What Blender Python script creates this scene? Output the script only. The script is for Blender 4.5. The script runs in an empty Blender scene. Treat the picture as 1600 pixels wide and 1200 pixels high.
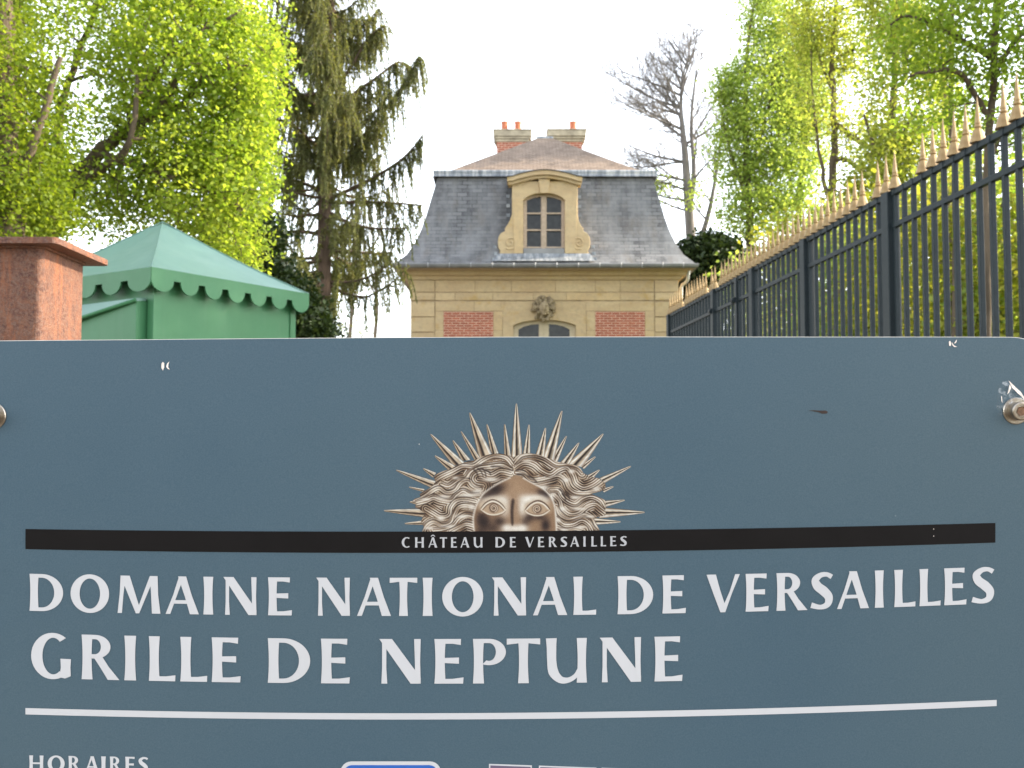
import bpy, bmesh, math, random
import numpy as np
from mathutils import Vector, Matrix
from mathutils.geometry import tessellate_polygon

# ------------------------------------------------------------------ camera, sky, sun, exposure
SC = bpy.context.scene
COL = SC.collection
FPX = 1600.0
PITCH = math.radians(3.22)
EYE = 1.6
cam_d = bpy.data.cameras.new("camera")
cam = bpy.data.objects.new("camera", cam_d)
COL.objects.link(cam)
cam.location = (0, 0, EYE)
cam.rotation_euler = (math.pi / 2 + PITCH, 0, 0)
cam_d.sensor_width = 36.0
cam_d.lens = 36.0
cam_d.clip_start = 0.05
cam_d.clip_end = 2000
cam_d.dof.use_dof = True
cam_d.dof.focus_distance = 0.86
cam_d.dof.aperture_fstop = 24.0
SC.camera = cam

SUN_EL = math.radians(30)
SUN_AZ = math.radians(8)          # from +X towards +Y
sd = Vector((math.cos(SUN_EL) * math.cos(SUN_AZ), math.cos(SUN_EL) * math.sin(SUN_AZ), math.sin(SUN_EL)))
W_ = bpy.data.worlds.new("World")
SC.world = W_
W_.use_nodes = True
nt = W_.node_tree
bg = nt.nodes["Background"]
sky = nt.nodes.new("ShaderNodeTexSky")
sky.sky_type = 'NISHITA'
sky.sun_disc = False
sky.sun_elevation = SUN_EL
sky.sun_rotation = math.pi / 2 - SUN_AZ
sky.air_density = 1.0
sky.dust_density = 0.8
sky.ozone_density = 1.0
hs = nt.nodes.new("ShaderNodeHueSaturation")
hs.inputs['Saturation'].default_value = 0.30
nt.links.new(sky.outputs[0], hs.inputs['Color'])
nt.links.new(hs.outputs[0], bg.inputs[0])
bg.inputs[1].default_value = 0.15
sun_d = bpy.data.lights.new("sun", 'SUN')
sun_d.energy = 2.5
sun_d.angle = math.radians(0.53)
sun_d.color = (1.0, 0.86, 0.66)
sun = bpy.data.objects.new("sun", sun_d)
COL.objects.link(sun)
sun.rotation_euler = sd.to_track_quat('Z', 'Y').to_euler()
sun.location = (20, 5, 30)
SC.view_settings.view_transform = 'Standard'
SC.view_settings.look = 'None'
SC.view_settings.gamma = 1.0
SC.view_settings.exposure = 2.32

# ------------------------------------------------------------------ helpers
CP, SP = math.cos(PITCH), math.sin(PITCH)
def ray(px, py):
    cx, cy = (px - 800.0) / FPX, (600.0 - py) / FPX
    return Vector((cx, CP - cy * SP, SP + cy * CP))
def W(px, py, Y):
    r = ray(px, py)
    return Vector((0, 0, EYE)) + r * (Y / r.y)

ORG = {}
class MB:
    def __init__(s):
        s.v = []; s.f = []; s.uv = {}
    def add(s, vs, fs, uvs=None):
        o = len(s.v); k = len(s.f)
        s.v += [tuple(p) for p in vs]
        s.f += [tuple(i + o for i in f) for f in fs]
        if uvs:
            for i, u in enumerate(uvs): s.uv[k + i] = u
    def box(s, a, b):
        x0, x1 = sorted((a[0], b[0])); y0, y1 = sorted((a[1], b[1])); z0, z1 = sorted((a[2], b[2]))
        s.add([(x0,y0,z0),(x1,y0,z0),(x1,y1,z0),(x0,y1,z0),(x0,y0,z1),(x1,y0,z1),(x1,y1,z1),(x0,y1,z1)],
              [(0,3,2,1),(4,5,6,7),(0,1,5,4),(1,2,6,5),(2,3,7,6),(3,0,4,7)])
    def obox(s, c, ux, uy, uz, hx, hy, hz):
        vs = [c + ux*(a*hx) + uy*(b*hy) + uz*(d*hz) for d in (-1,1) for b in (-1,1) for a in (-1,1)]
        s.add(vs, [(0,2,3,1),(4,5,7,6),(0,1,5,4),(1,3,7,5),(3,2,6,7),(2,0,4,6)])
    def extrude(s, outer, holes, fn, h0, h1, back=True):
        loops = [outer] + list(holes)
        flat = [p for l in loops for p in l]
        tris = tessellate_polygon([[Vector((p[0], p[1], 0)) for p in l] for l in loops])
        n = len(flat)
        vs = [fn(p, h1) for p in flat] + [fn(p, h0) for p in flat]
        fs = [tuple(t) for t in tris]
        if back: fs += [tuple(i + n for i in reversed(t)) for t in tris]
        o = 0
        for l in loops:
            m = len(l)
            for i in range(m):
                j = (i + 1) % m
                fs.append((o + i, o + j, n + o + j, n + o + i))
            o += m
        s.add(vs, fs)
    def flat(s, outer, holes, fn, h):
        loops = [outer] + list(holes)
        flat = [p for l in loops for p in l]
        tris = tessellate_polygon([[Vector((p[0], p[1], 0)) for p in l] for l in loops])
        s.add([fn(p, h) for p in flat], [tuple(t) for t in tris])
    def tube(s, path, rad, n=6, cap=True):
        P = [Vector(p) for p in path]
        if not hasattr(rad, '__len__'): rad = [rad] * len(P)
        o = len(s.v)
        prev = None
        for i, p in enumerate(P):
            t = (P[min(i+1, len(P)-1)] - P[max(i-1, 0)])
            if t.length < 1e-9: t = Vector((0,0,1))
            t.normalize()
            if prev is None:
                a = Vector((1,0,0)) if abs(t.x) < .8 else Vector((0,1,0))
                u = t.cross(a).normalized()
            else:
                u = (prev - t * prev.dot(t))
                u = u.normalized() if u.length > 1e-6 else t.orthogonal().normalized()
            prev = u
            w = t.cross(u)
            for k in range(n):
                an = 2 * math.pi * k / n
                s.v.append(tuple(p + (u * math.cos(an) + w * math.sin(an)) * rad[i]))
        for i in range(len(P) - 1):
            for k in range(n):
                k2 = (k + 1) % n
                s.f.append((o+i*n+k, o+i*n+k2, o+(i+1)*n+k2, o+(i+1)*n+k))
        if cap:
            s.f.append(tuple(o + k for k in reversed(range(n))))
            s.f.append(tuple(o + (len(P)-1)*n + k for k in range(n)))
    def lathe(s, prof, n, c, ax=None, up=None):
        # prof: (r, h) pairs along axis ax from c
        ax = Vector(ax or (0,0,1)).normalized()
        u = Vector(up).normalized() if up else ax.orthogonal().normalized()
        w = ax.cross(u)
        o = len(s.v); c = Vector(c)
        for r, h in prof:
            for k in range(n):
                an = 2*math.pi*(k+.5)/n
                s.v.append(tuple(c + ax*h + (u*math.cos(an) + w*math.sin(an))*r))
        for i in range(len(prof)-1):
            for k in range(n):
                k2 = (k+1) % n
                s.f.append((o+i*n+k, o+i*n+k2, o+(i+1)*n+k2, o+(i+1)*n+k))
        s.f.append(tuple(o+k for k in reversed(range(n))))
        s.f.append(tuple(o+(len(prof)-1)*n+k for k in range(n)))
    def build(s, name, mat, parent=None, smooth=False, recalc=True, bevel=0, loc=None):
        me = bpy.data.meshes.new(name)
        org = Vector(loc) if loc is not None else (ORG[parent.name] if parent else Vector((0,0,0)))
        me.from_pydata([tuple(Vector(p) - org) for p in s.v], [], s.f)
        if s.uv:
            ul = me.uv_layers.new(name="UVMap")
            for pi, p in enumerate(me.polygons):
                u = s.uv.get(pi)
                if u:
                    for j, li in enumerate(p.loop_indices): ul.data[li].uv = u[j]
        if recalc:
            bm = bmesh.new(); bm.from_mesh(me)
            bmesh.ops.recalc_face_normals(bm, faces=bm.faces)
            bm.to_mesh(me); bm.free()
        if smooth:
            me.polygons.foreach_set("use_smooth", [True] * len(me.polygons))
        me.materials.append(mat)
        o = bpy.data.objects.new(name, me)
        COL.objects.link(o)
        if parent: o.parent = parent
        if loc is not None: o.location = org if not parent else org - ORG[parent.name]
        ORG[o.name] = org
        if bevel:
            b = o.modifiers.new("bevel", 'BEVEL'); b.width = bevel; b.segments = 2; b.limit_method = 'ANGLE'
        return o

def empty(name, loc, label, cat, group=None):
    o = bpy.data.objects.new(name, None)
    COL.objects.link(o)
    o.location = loc
    o.empty_display_size = .2
    ORG[o.name] = Vector(loc)
    tag(o, label, cat, group)
    return o
def tag(o, label, cat, group=None):
    o['label'] = label; o['category'] = cat
    if group: o['group'] = group

# ------------------------------------------------------------------ materials
class NT:
    def __init__(s, name):
        s.m = bpy.data.materials.new(name); s.m.use_nodes = True
        s.t = s.m.node_tree; s.n = s.t.nodes
        s.b = s.n["Principled BSDF"]; s.out = s.n["Material Output"]
    def node(s, typ, **kw):
        n = s.n.new(typ)
        for k, v in kw.items(): setattr(n, k, v)
        return n
    def link(s, a, b): s.t.links.new(a, b)
    def noise(s, scale, detail=4, rough=.55, coord=None, dist=0):
        n = s.node("ShaderNodeTexNoise")
        n.inputs['Scale'].default_value = scale; n.inputs['Detail'].default_value = detail
        n.inputs['Roughness'].default_value = rough; n.inputs['Distortion'].default_value = dist
        s.link(coord or s.coord(), n.inputs['Vector'])
        return n.outputs['Fac']
    def coord(s, kind='Object', scale=None):
        c = s.node("ShaderNodeTexCoord").outputs[kind]
        if scale:
            mp = s.node("ShaderNodeMapping"); mp.inputs['Scale'].default_value = scale
            s.link(c, mp.inputs['Vector']); return mp.outputs[0]
        return c
    def ramp(s, fac, stops, interp='LINEAR'):
        r = s.node("ShaderNodeValToRGB"); r.color_ramp.interpolation = interp
        e = r.color_ramp.elements
        while len(e) < len(stops): e.new(.5)
        for el, (p, c) in zip(e, stops):
            el.position = p; el.color = (c if len(c) == 4 else (*c, 1))
        s.link(fac, r.inputs[0]); return r.outputs[0]
    def mix(s, fac, a, b, mode='MIX'):
        m = s.node("ShaderNodeMix", data_type='RGBA', blend_type=mode)
        for sock, v in ((m.inputs[0], fac), (m.inputs[6], a), (m.inputs[7], b)):
            if isinstance(v, (int, float)): sock.default_value = v
            elif isinstance(v, tuple): sock.default_value = (*v, 1) if len(v) == 3 else v
            else: s.link(v, sock)
        return m.outputs[2]
    def bump(s, h, strength=.3, dist=.01):
        b = s.node("ShaderNodeBump"); b.inputs['Strength'].default_value = strength; b.inputs['Distance'].default_value = dist
        s.link(h, b.inputs['Height']); s.link(b.outputs[0], s.b.inputs['Normal']); return b
    def base(s, v):
        if isinstance(v, tuple): s.b.inputs['Base Color'].default_value = (*v, 1)
        else: s.link(v, s.b.inputs['Base Color'])
    def set(s, rough=None, metal=None, spec=None):
        if rough is not None: s.b.inputs['Roughness'].default_value = rough
        if metal is not None: s.b.inputs['Metallic'].default_value = metal
        if spec is not None: s.b.inputs['Specular IOR Level'].default_value = spec
    def rand(s): return s.node("ShaderNodeNewGeometry").outputs['Random Per Island']

def mat_plain(name, c, rough=.6, metal=0, var=.12, scale=6, spec=None, bump=0):
    t = NT(name)
    n = t.noise(scale, 5)
    lo = tuple(x*(1-var) for x in c); hi = tuple(min(1, x*(1+var)) for x in c)
    t.base(t.ramp(n, [(.3, lo), (.7, hi)])); t.set(rough, metal, spec)
    if bump: t.bump(t.noise(scale*8, 4), bump, .01)
    return t.m

def leaf_mat(name, a, b, trans=.5, rough=.55, tboost=1.3):
    t = NT(name)
    c = t.ramp(t.rand(), [(0, a), (1, b)])
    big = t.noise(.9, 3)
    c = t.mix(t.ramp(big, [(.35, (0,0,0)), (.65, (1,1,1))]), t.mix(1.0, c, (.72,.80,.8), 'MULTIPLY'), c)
    t.base(c); t.set(rough, 0, .3)
    tr = t.node("ShaderNodeBsdfTranslucent")
    tc = t.mix(1.0, c, (tboost*1.05, tboost, tboost*.45), 'MULTIPLY')
    t.link(tc, tr.inputs[0])
    mx = t.node("ShaderNodeMixShader"); mx.inputs[0].default_value = trans
    t.link(t.b.outputs[0], mx.inputs[1]); t.link(tr.outputs[0], mx.inputs[2])
    t.link(mx.outputs[0], t.out.inputs[0])
    return t.m

def bark_mat(name, a, b, scale=5):
    t = NT(name)
    n = t.noise(scale, 8, .65, t.coord('Object', (1,1,.25)))
    t.base(t.ramp(n, [(.3, a), (.7, b)])); t.set(.9, 0, .2)
    t.bump(t.noise(scale*4, 6, .7, t.coord('Object', (1,1,.2))), .6, .03)
    return t.m

M = {}
# sign paint: slate blue with dust specks and a faint wash of grime
t = NT("sign_blue_paint")
c = t.ramp(t.noise(3.2, 4), [(.3, (.037,.077,.110)), (.7, (.046,.088,.122))])
c = t.mix(t.ramp(t.noise(1.6, 2), [(.42, (0,0,0)), (.75, (.5,.5,.5))]), c, (.056,.088,.100))
vo = t.node("ShaderNodeTexVoronoi"); vo.inputs['Scale'].default_value = 55; t.link(t.coord(), vo.inputs['Vector'])
sp = t.ramp(vo.outputs['Distance'], [(.02, (1,1,1)), (.045, (0,0,0))])
spm = t.mix(1.0, sp, t.ramp(vo.outputs['Color'], [(.86, (0,0,0)), (.9, (.5,.5,.5))]), 'MULTIPLY')
c = t.mix(spm, c, (.2,.24,.25))
c = t.mix(.05, c, t.ramp(t.noise(900, 2), [(.3,(0,0,0)),(.7,(.3,.3,.3))]))
t.base(c); t.b.inputs['Roughness'].default_value = .36; t.set(spec=.36)
t.bump(t.noise(500, 2), .035, .001)
M['sign'] = t.m
M['sign_edge'] = mat_plain("sign_lit_edge_paint", (.72,.70,.66), .5, 0, .1, 40)  # pale tone stands for sunlight on the plate edge
M['white_print'] = mat_plain("white_print", (.465,.465,.48), .5, 0, .03, 12)
M['grey_print'] = mat_plain("pale_grey_print", (.36,.36,.375), .5, 0, .03, 12)
M['black_print'] = mat_plain("black_print", (.006,.005,.005), .6, 0, .15, 30, .12)
M['blue_print'] = mat_plain("blue_print", (.012,.085,.36), .5, 0, .05, 30)
M['mauve_print'] = mat_plain("mauve_print", (.10,.075,.125), .5, 0, .05, 30)
M['stain'] = mat_plain("brown_stain", (.035,.02,.015), .8, 0, .3, 300)
M['scuff_glint'] = mat_plain("bare_scuff_and_glint", (.75,.66,.60), .5, 0, .2, 400)  # bare scuffs and chips, and the painted glints on the film
t = NT("emblem_print")
ca = t.node("ShaderNodeVertexColor"); ca.layer_name = "ink"
t.base(ca.outputs[0]); t.set(.5, 0, .3); M['emblem'] = t.m
t = NT("worn_steel")
t.base(t.ramp(t.noise(90, 5), [(.3, (.22,.18,.14)), (.7, (.42,.38,.33))])); t.set(.3, 1.0)
M['steel'] = t.m
M['steel_dark'] = mat_plain("socket_brown_reflection", (.16,.09,.055), .5, .7, .4, 200)
t = NT("clear_film")
t.base((.85,.88,.9)); t.set(.12, 0, .9)
trn = t.node("ShaderNodeBsdfTransparent"); mx = t.node("ShaderNodeMixShader")
t.link(t.ramp(t.noise(160, 4, .6), [(.5, (.02,.02,.02)), (.75, (.5,.5,.5))]), mx.inputs[0])
t.link(trn.outputs[0], mx.inputs[1]); t.link(t.b.outputs[0], mx.inputs[2]); t.link(mx.outputs[0], t.out.inputs[0])
t.bump(t.noise(220, 3), .8, .002)
M['film'] = t.m

# rust
t = NT("rusted_steel")
n1 = t.noise(70, 12, .80); n2 = t.noise(330, 6, .75); n3 = t.noise(7, 4)
c = t.ramp(n1, [(.34, (.025,.010,.007)), (.45, (.085,.030,.017)), (.55, (.155,.060,.028)), (.72, (.22,.095,.045))])
pale = t.ramp(t.noise(170, 9, .8), [(.48, (0,0,0)), (.56, (.9,.9,.9))])
c = t.mix(pale, c, (.15,.085,.058))
c = t.mix(t.ramp(n2, [(.5, (0,0,0)), (.66, (.8,.8,.8))]), c, (.09,.03,.02))
run = t.ramp(t.noise(12, 7, .7, t.coord('Object', (3.2,3.2,.45))), [(.52, (0,0,0)), (.70, (.8,.8,.8))])
c = t.mix(run, c, (.27,.085,.025))
t.base(c); t.set(.62, 0, .4)
t.bump(t.ramp(t.noise(170, 6, .7), [(.2,(0,0,0)),(.8,(1,1,1))]), .55, .004)
M['rust'] = t.m

# kiosk
t = NT("kiosk_green_paint")
c = t.ramp(t.noise(2.2, 4), [(.3, (.030,.125,.050)), (.7, (.040,.15,.064))])
c = t.mix(t.ramp(t.noise(5, 5, .6, t.coord('Object', (2,2,.3))), [(.5,(0,0,0)),(.75,(.35,.35,.35))]), c, (.058,.155,.078))
t.base(c); t.set(.5, 0, .3); M['kgreen'] = t.m
t = NT("kiosk_roof_sky_sheen_paint")
c = t.ramp(t.noise(1.8, 4), [(.3, (.112,.215,.175)), (.7, (.138,.25,.208))])  # paler than the walls: faded paint plus sky sheen put into the colour
c = t.mix(t.ramp(t.noise(3, 5, .6), [(.5,(0,0,0)),(.7,(.5,.5,.5))]), c, (.17,.275,.235))
t.base(c); t.set(.45, 0, .5); t.bump(t.noise(3, 2), .15, .03); M['kroof'] = t.m
M['kdark'] = mat_plain("kiosk_inside", (.02,.03,.022), .9)

# stone, brick, slate
t = NT("ashlar_stone")
c = t.ramp(t.rand(), [(0, (.46,.355,.205)), (.35, (.58,.45,.265)), (.7, (.52,.40,.235)), (1, (.59,.44,.24))])
st = t.ramp(t.noise(1.6, 7, .62, t.coord('Object', (.6,.6,2.2))), [(.38, (0,0,0)), (.66, (1,1,1))])
c = t.mix(t.mix(1.0, st, (.6,.6,.6), 'MULTIPLY'), c, (.43,.30,.17))
och = t.ramp(t.noise(2.3, 4), [(.60, (0,0,0)), (.72, (.7,.7,.7))])
c = t.mix(och, c, (.45,.30,.105))
gr = t.ramp(t.noise(9, 7, .7), [(.45, (0,0,0)), (.75, (.55,.55,.55))])
c = t.mix(gr, c, (.33,.27,.18))
t.base(c); t.set(.85, 0, .25); t.bump(t.noise(26, 7, .7), .35, .02)
M['stone'] = t.m
t = NT("grey_carved_stone")
t.base(t.ramp(t.noise(14, 6), [(.3, (.24,.19,.12)), (.7, (.42,.34,.22))])); t.set(.9, 0, .2); M['carved'] = t.m
M['cap_stone'] = mat_plain("weathered_cap_stone", (.36,.31,.22), .85, 0, .3, 4)
M['joint'] = mat_plain("mortar_joint", (.36,.27,.16), .9, 0, .3, 3)
def brickmat(name, c1, c2, mort, bw, rh, ms, coordkind, vmul=1.0, extra=None, off=.5):
    t = NT(name)
    br = t.node("ShaderNodeTexBrick"); br.offset = off
    br.inputs['Scale'].default_value = 1
    br.inputs['Brick Width'].default_value = bw; br.inputs['Row Height'].default_value = rh
    br.inputs['Mortar Size'].default_value = ms; br.inputs['Mortar Smooth'].default_value = .15
    br.inputs['Bias'].default_value = 0
    br.inputs['Color1'].default_value = (*c1, 1); br.inputs['Color2'].default_value = (*c2, 1); br.inputs['Mortar'].default_value = (*mort, 1)
    t.link(t.coord(coordkind), br.inputs['Vector'])
    c = br.outputs['Color']
    if extra: c = extra(t, c)
    t.base(c); t.set(.8, 0, .3)
    b = t.bump(br.outputs['Fac'], .6, .012); b.invert = True
    return t.m
def br_extra(t, c):
    c = t.mix(t.ramp(t.noise(6, 6, .7), [(.4,(0,0,0)),(.7,(.6,.6,.6))]), c, (.33,.115,.07))
    return t.mix(t.ramp(t.noise(40, 4, .7), [(.55,(0,0,0)),(.7,(.6,.6,.6))]), c, (.16,.055,.04))
M['brick'] = brickmat("red_brick", (.27,.065,.038), (.44,.125,.07), (.60,.40,.29), .235, .072, .013, 'UV', extra=br_extra)
def sl_extra(t, c):
    uv = t.coord('UV')
    st = t.noise(1.1, 6, .6, t.coord('UV', (1.6,.35,1)))
    c = t.mix(t.ramp(st, [(.40,(0,0,0)),(.62,(.75,.75,.75))]), c, (.225,.23,.238))
    st2 = t.noise(1.9, 5, .6, t.coord('UV', (1.3,.5,1)))
    c = t.mix(t.ramp(st2, [(.52,(0,0,0)),(.72,(.7,.7,.7))]), c, (.15,.135,.12))
    c = t.mix(t.ramp(t.noise(.8, 4, .6), [(.5,(0,0,0)),(.7,(.55,.55,.55))]), c, (.075,.075,.08))
    return t.mix(t.ramp(t.noise(14, 5, .7), [(.5,(0,0,0)),(.75,(.5,.5,.5))]), c, (.23,.23,.23))
M['slate'] = brickmat("weathered_slate", (.075,.078,.084), (.185,.188,.194), (.05,.05,.055), .30, .128, .011, 'UV', extra=sl_extra)
def tl_extra(t, c):
    c = t.mix(t.ramp(t.noise(1.6, 6, .65), [(.42,(0,0,0)),(.65,(.45,.45,.45))]), c, (.26,.20,.155))
    return t.mix(t.ramp(t.noise(9, 5, .7), [(.52,(0,0,0)),(.7,(.6,.6,.6))]), c, (.10,.075,.06))
M['tile'] = brickmat("brown_roof_tile", (.165,.122,.092), (.25,.192,.15), (.085,.065,.05), .22, .12, .012, 'UV', extra=tl_extra)
t = NT("lead_sheet")
c = t.ramp(t.noise(3, 6, .65, t.coord('Object', (3.0,1,.5))), [(.35, (.13,.145,.165)), (.5, (.24,.26,.28)), (.65, (.46,.46,.455))])
t.base(c); t.set(.5, .25, .5); M['lead'] = t.m
M['zinc'] = mat_plain("zinc_gutter", (.19,.19,.185), .45, .5, .2, 3)
M['zinc_dark'] = mat_plain("dark_lead_cap", (.055,.05,.048), .6, .2, .2, 3)
M['terracotta'] = mat_plain("terracotta", (.42,.13,.06), .75, 0, .15, 8)
M['cream'] = mat_plain("cream_window_paint", (.50,.42,.28), .55, 0, .08, 8)
M['timber'] = mat_plain("weathered_window_timber", (.44,.34,.25), .7, 0, .2, 14)
t = NT("window_glass")
t.base(t.ramp(t.noise(5, 4), [(.4, (.012,.013,.013)), (.7, (.03,.032,.03))])); t.set(.06, 0, .25)
t.bump(t.noise(5, 3), .12, .03); M['glass'] = t.m
M['pipe'] = mat_plain("zinc_pipe", (.55,.55,.53), .4, .3)

# fence
t = NT("fence_paint")
t.base(t.ramp(t.noise(30, 5), [(.3, (.008,.0145,.018)), (.7, (.013,.021,.025))])); t.set(.5, 0, .25); t.bump(t.noise(60, 3), .15, .004)
M['fence'] = t.m
t = NT("gold_paint")
t.base(t.ramp(t.noise(24, 5), [(.3, (.235,.150,.058)), (.7, (.33,.225,.10))])); t.set(.45, .25, .5)
M['gold'] = t.m

# vegetation
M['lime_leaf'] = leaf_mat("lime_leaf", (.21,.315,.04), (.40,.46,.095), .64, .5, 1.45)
M['lime_dark'] = leaf_mat("dark_lime_leaf", (.13,.20,.02), (.27,.33,.04), .58)  # darker green leaf of the tree at the left edge
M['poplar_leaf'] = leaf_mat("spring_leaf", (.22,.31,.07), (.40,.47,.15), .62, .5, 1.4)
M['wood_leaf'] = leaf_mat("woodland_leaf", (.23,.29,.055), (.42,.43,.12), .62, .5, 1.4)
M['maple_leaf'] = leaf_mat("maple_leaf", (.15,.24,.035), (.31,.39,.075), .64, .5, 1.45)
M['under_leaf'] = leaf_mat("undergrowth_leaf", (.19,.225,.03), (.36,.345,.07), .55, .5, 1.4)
M['yew_leaf'] = leaf_mat("yew_leaf", (.018,.034,.012), (.045,.07,.018), .2)
M['spruce_leaf'] = leaf_mat("spruce_needle", (.10,.115,.05), (.25,.255,.10), .5)
M['bark_twig'] = bark_mat("grey_twigs", (.115,.105,.098), (.235,.215,.20))
M['bark'] = bark_mat("grey_bark", (.05,.038,.026), (.17,.13,.09))
M['bark_dark'] = bark_mat("dark_bark", (.05,.038,.026), (.15,.115,.08))
M['bark_pale'] = bark_mat("pale_bark", (.12,.095,.07), (.30,.24,.18))
M['bark_spruce'] = bark_mat("spruce_bark", (.05,.035,.024), (.16,.11,.08))
# ------------------------------------------------------------------ ground
t = NT("darkened_gravel")
c = t.ramp(t.noise(1.2, 8, .7), [(.3, (.13,.115,.09)), (.7, (.20,.175,.14))])  # darkened in place of shade, to dim the ground's reflection in the board
c = t.mix(t.ramp(t.noise(90, 4, .8), [(.45,(0,0,0)),(.65,(.6,.6,.6))]), c, (.11,.095,.078))
t.base(c); t.set(.95, 0, .2); t.bump(t.noise(110, 4, .7), .5, .02)
M['gravel'] = t.m
g = MB(); g.add([(-900,-900,0),(900,-900,0),(900,900,0),(-900,900,0)], [(0,1,2,3)])
g = g.build("ground", M['gravel'], recalc=False); g['kind'] = 'structure'
t = NT("woodland_floor")
t.base(t.ramp(t.noise(2.5, 7, .7), [(.35, (.05,.06,.02)), (.65, (.12,.13,.04))])); t.set(.95, 0, .2)
g = MB(); g.add([(4.2,3,.004),(120,3,.004),(120,160,.004),(8,160,.004),(2.2,22,.004)], [(0,1,2,3,4)])
g = g.build("lawn", t.m, recalc=False); g['kind'] = 'structure'

# ------------------------------------------------------------------ the sign
YAW = math.radians(0.8)
ax_f = Vector((0, CP, SP)); ax_u = Vector((0, -SP, CP)); ax_r = Vector((1, 0, 0))
S_C = Vector((0, 0, EYE)) + ax_f * .86
S_U = (ax_r * math.cos(YAW) + ax_f * math.sin(YAW)); S_N = (ax_r * math.sin(YAW) - ax_f * math.cos(YAW)); S_V = ax_u
def S(p, h):
    r = ray(p[0], p[1]); e = Vector((0, 0, EYE))
    k = (S_C - e).dot(S_N) / r.dot(S_N)
    return e + r * k + S_N * h
sb = S((800, 1560), 0)
sign = empty("information_sign", (sb.x, sb.y, 0), "slate blue entrance information board with white lettering and a golden sun face", "sign")
top = [(-24,533.6),(0,533),(240,531),(420,529.3),(600,528),(800,527),(1000,526.8),(1300,527),(1500,527),(1582,527.3)]
out = [(-46,1560),(-46,562),(-44,551),(-40,543),(-33,537)] + top + [(1592,528.3),(1601,530.2),(1611,534),(1620,541),(1625,551),(1626,563),(1626,1560)]
m = MB(); m.extrude(out, [], S, -.003, 0)
panel = m.build("panel", M['sign'], sign)
# sunlit edge brightness painted as a thin pale strip round the plate, 0.05 mm proud of its sides
m = MB()
el = out[1:-1]
cen = Vector((800, 900))
for i in range(len(el) - 1):
    a, b = el[i], el[i+1]
    def off(p, k):
        return (p[0] + (k if p[0] > 1590 else (-k if p[0] < -28 else 0)), p[1] - (k if p[1] < 560 else 0))
    a0, b0, a1, b1 = off(a, .1), off(b, .1), off(a, .75), off(b, .75)
    m.add([S(a0,.0001),S(b0,.0001),S(b1,.0001),S(a1,.0001),S(a0,-.0031),S(b0,-.0031),S(b1,-.0031),S(a1,-.0031)],
          [(0,1,2,3),(3,2,6,7),(4,5,6,7),(0,1,5,4)])
m.build("painted_edge_light", M['sign_edge'], sign, recalc=False)
for lx in (330, 1270):
    m = MB(); a = S((lx, 600), -.003)
    hb_ = a.z/S_V.z
    m.obox(a - S_N*.026 - S_V*(hb_/2), S_U, S_N, S_V, .03, .025, hb_/2)
    m.build("leg", M['rust'], sign, bevel=.004)

# curved print lines follow the bow of the plate as seen
def quad(pts):
    x = np.array([p[0] for p in pts]); y = np.array([p[1] for p in pts])
    c = np.polyfit((x-800)/800, y, 2)
    return lambda q: float(np.polyval(c, (q-800)/800))
def ribbon(f0, f1, x0, x1, h, n=24):
    m = MB(); vs = []; fs = []
    for i in range(n+1):
        x = x0 + (x1-x0)*i/n
        vs += [S((x, f0(x)), h), S((x, f1(x)), h)]
        if i: fs.append((2*i-2, 2*i-1, 2*i+1, 2*i))
    m.add(vs, fs); return m
bt = quad([(40,826.5),(560,830.4),(800,830),(1040,827.4),(1555,817)])
bb = quad([(40,858),(560,863.4),(800,863.3),(1040,860.5),(1555,847.6)])
ribbon(bt, bb, 40, 1555, .0003).build("header_bar", M['black_print'], sign, recalc=False)
lt = quad([(40,1106.7),(460,1113.2),(560,1113),(940,1112.7),(1020,1111.3),(1557,1093)])
lb = quad([(40,1116.6),(460,1123.2),(560,1122.8),(940,1122.5),(1020,1121),(1557,1102.6)])
ribbon(lt, lb, 40, 1557, .0003).build("rule_line", M['white_print'], sign, recalc=False)

# ---- lettering: humanist flared capitals, each glyph a set of simple outlines, cap height 1
def vstem(x0, x1, f=.022, y0=0., y1=1.):
    L = []; R = []
    for i in range(9):
        u = i/8; d = f*(1-(2*u-1)**2)
        L.append((x0+d, y0+(y1-y0)*u)); R.append((x1-d, y0+(y1-y0)*u))
    return L + R[::-1]
def arc(cx, cy, ro, so, ri, si, a0, a1, n=26, dx=0):
    O = []; I = []
    for i in range(n+1):
        a = math.radians(a0+(a1-a0)*i/n)
        O.append((cx+ro*math.cos(a), cy+so*math.sin(a))); I.append((cx+dx+ri*math.cos(a), cy+si*math.sin(a)))
    return O + I[::-1]
def strokep(pts, ws, n=8):
    P = []; Wd = []
    N = len(pts)
    for i in range(N-1):
        p0 = pts[max(i-1,0)]; p1 = pts[i]; p2 = pts[i+1]; p3 = pts[min(i+2,N-1)]
        for k in range(n):
            u = k/n
            P.append(tuple(.5*((2*p1[j])+(-p0[j]+p2[j])*u+(2*p0[j]-5*p1[j]+4*p2[j]-p3[j])*u*u+(-p0[j]+3*p1[j]-3*p2[j]+p3[j])*u**3) for j in (0,1)))
            Wd.append(ws[i]*(1-u)+ws[i+1]*u)
    P.append(pts[-1]); Wd.append(ws[-1])
    L = []; R = []
    for i, p in enumerate(P):
        a = P[max(i-1,0)]; b = P[min(i+1,len(P)-1)]
        tx, ty = b[0]-a[0], b[1]-a[1]; l = math.hypot(tx,ty) or 1
        nx, ny = -ty/l, tx/l
        L.append((p[0]+nx*Wd[i]/2, p[1]+ny*Wd[i]/2)); R.append((p[0]-nx*Wd[i]/2, p[1]-ny*Wd[i]/2))
    return L + R[::-1]
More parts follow.
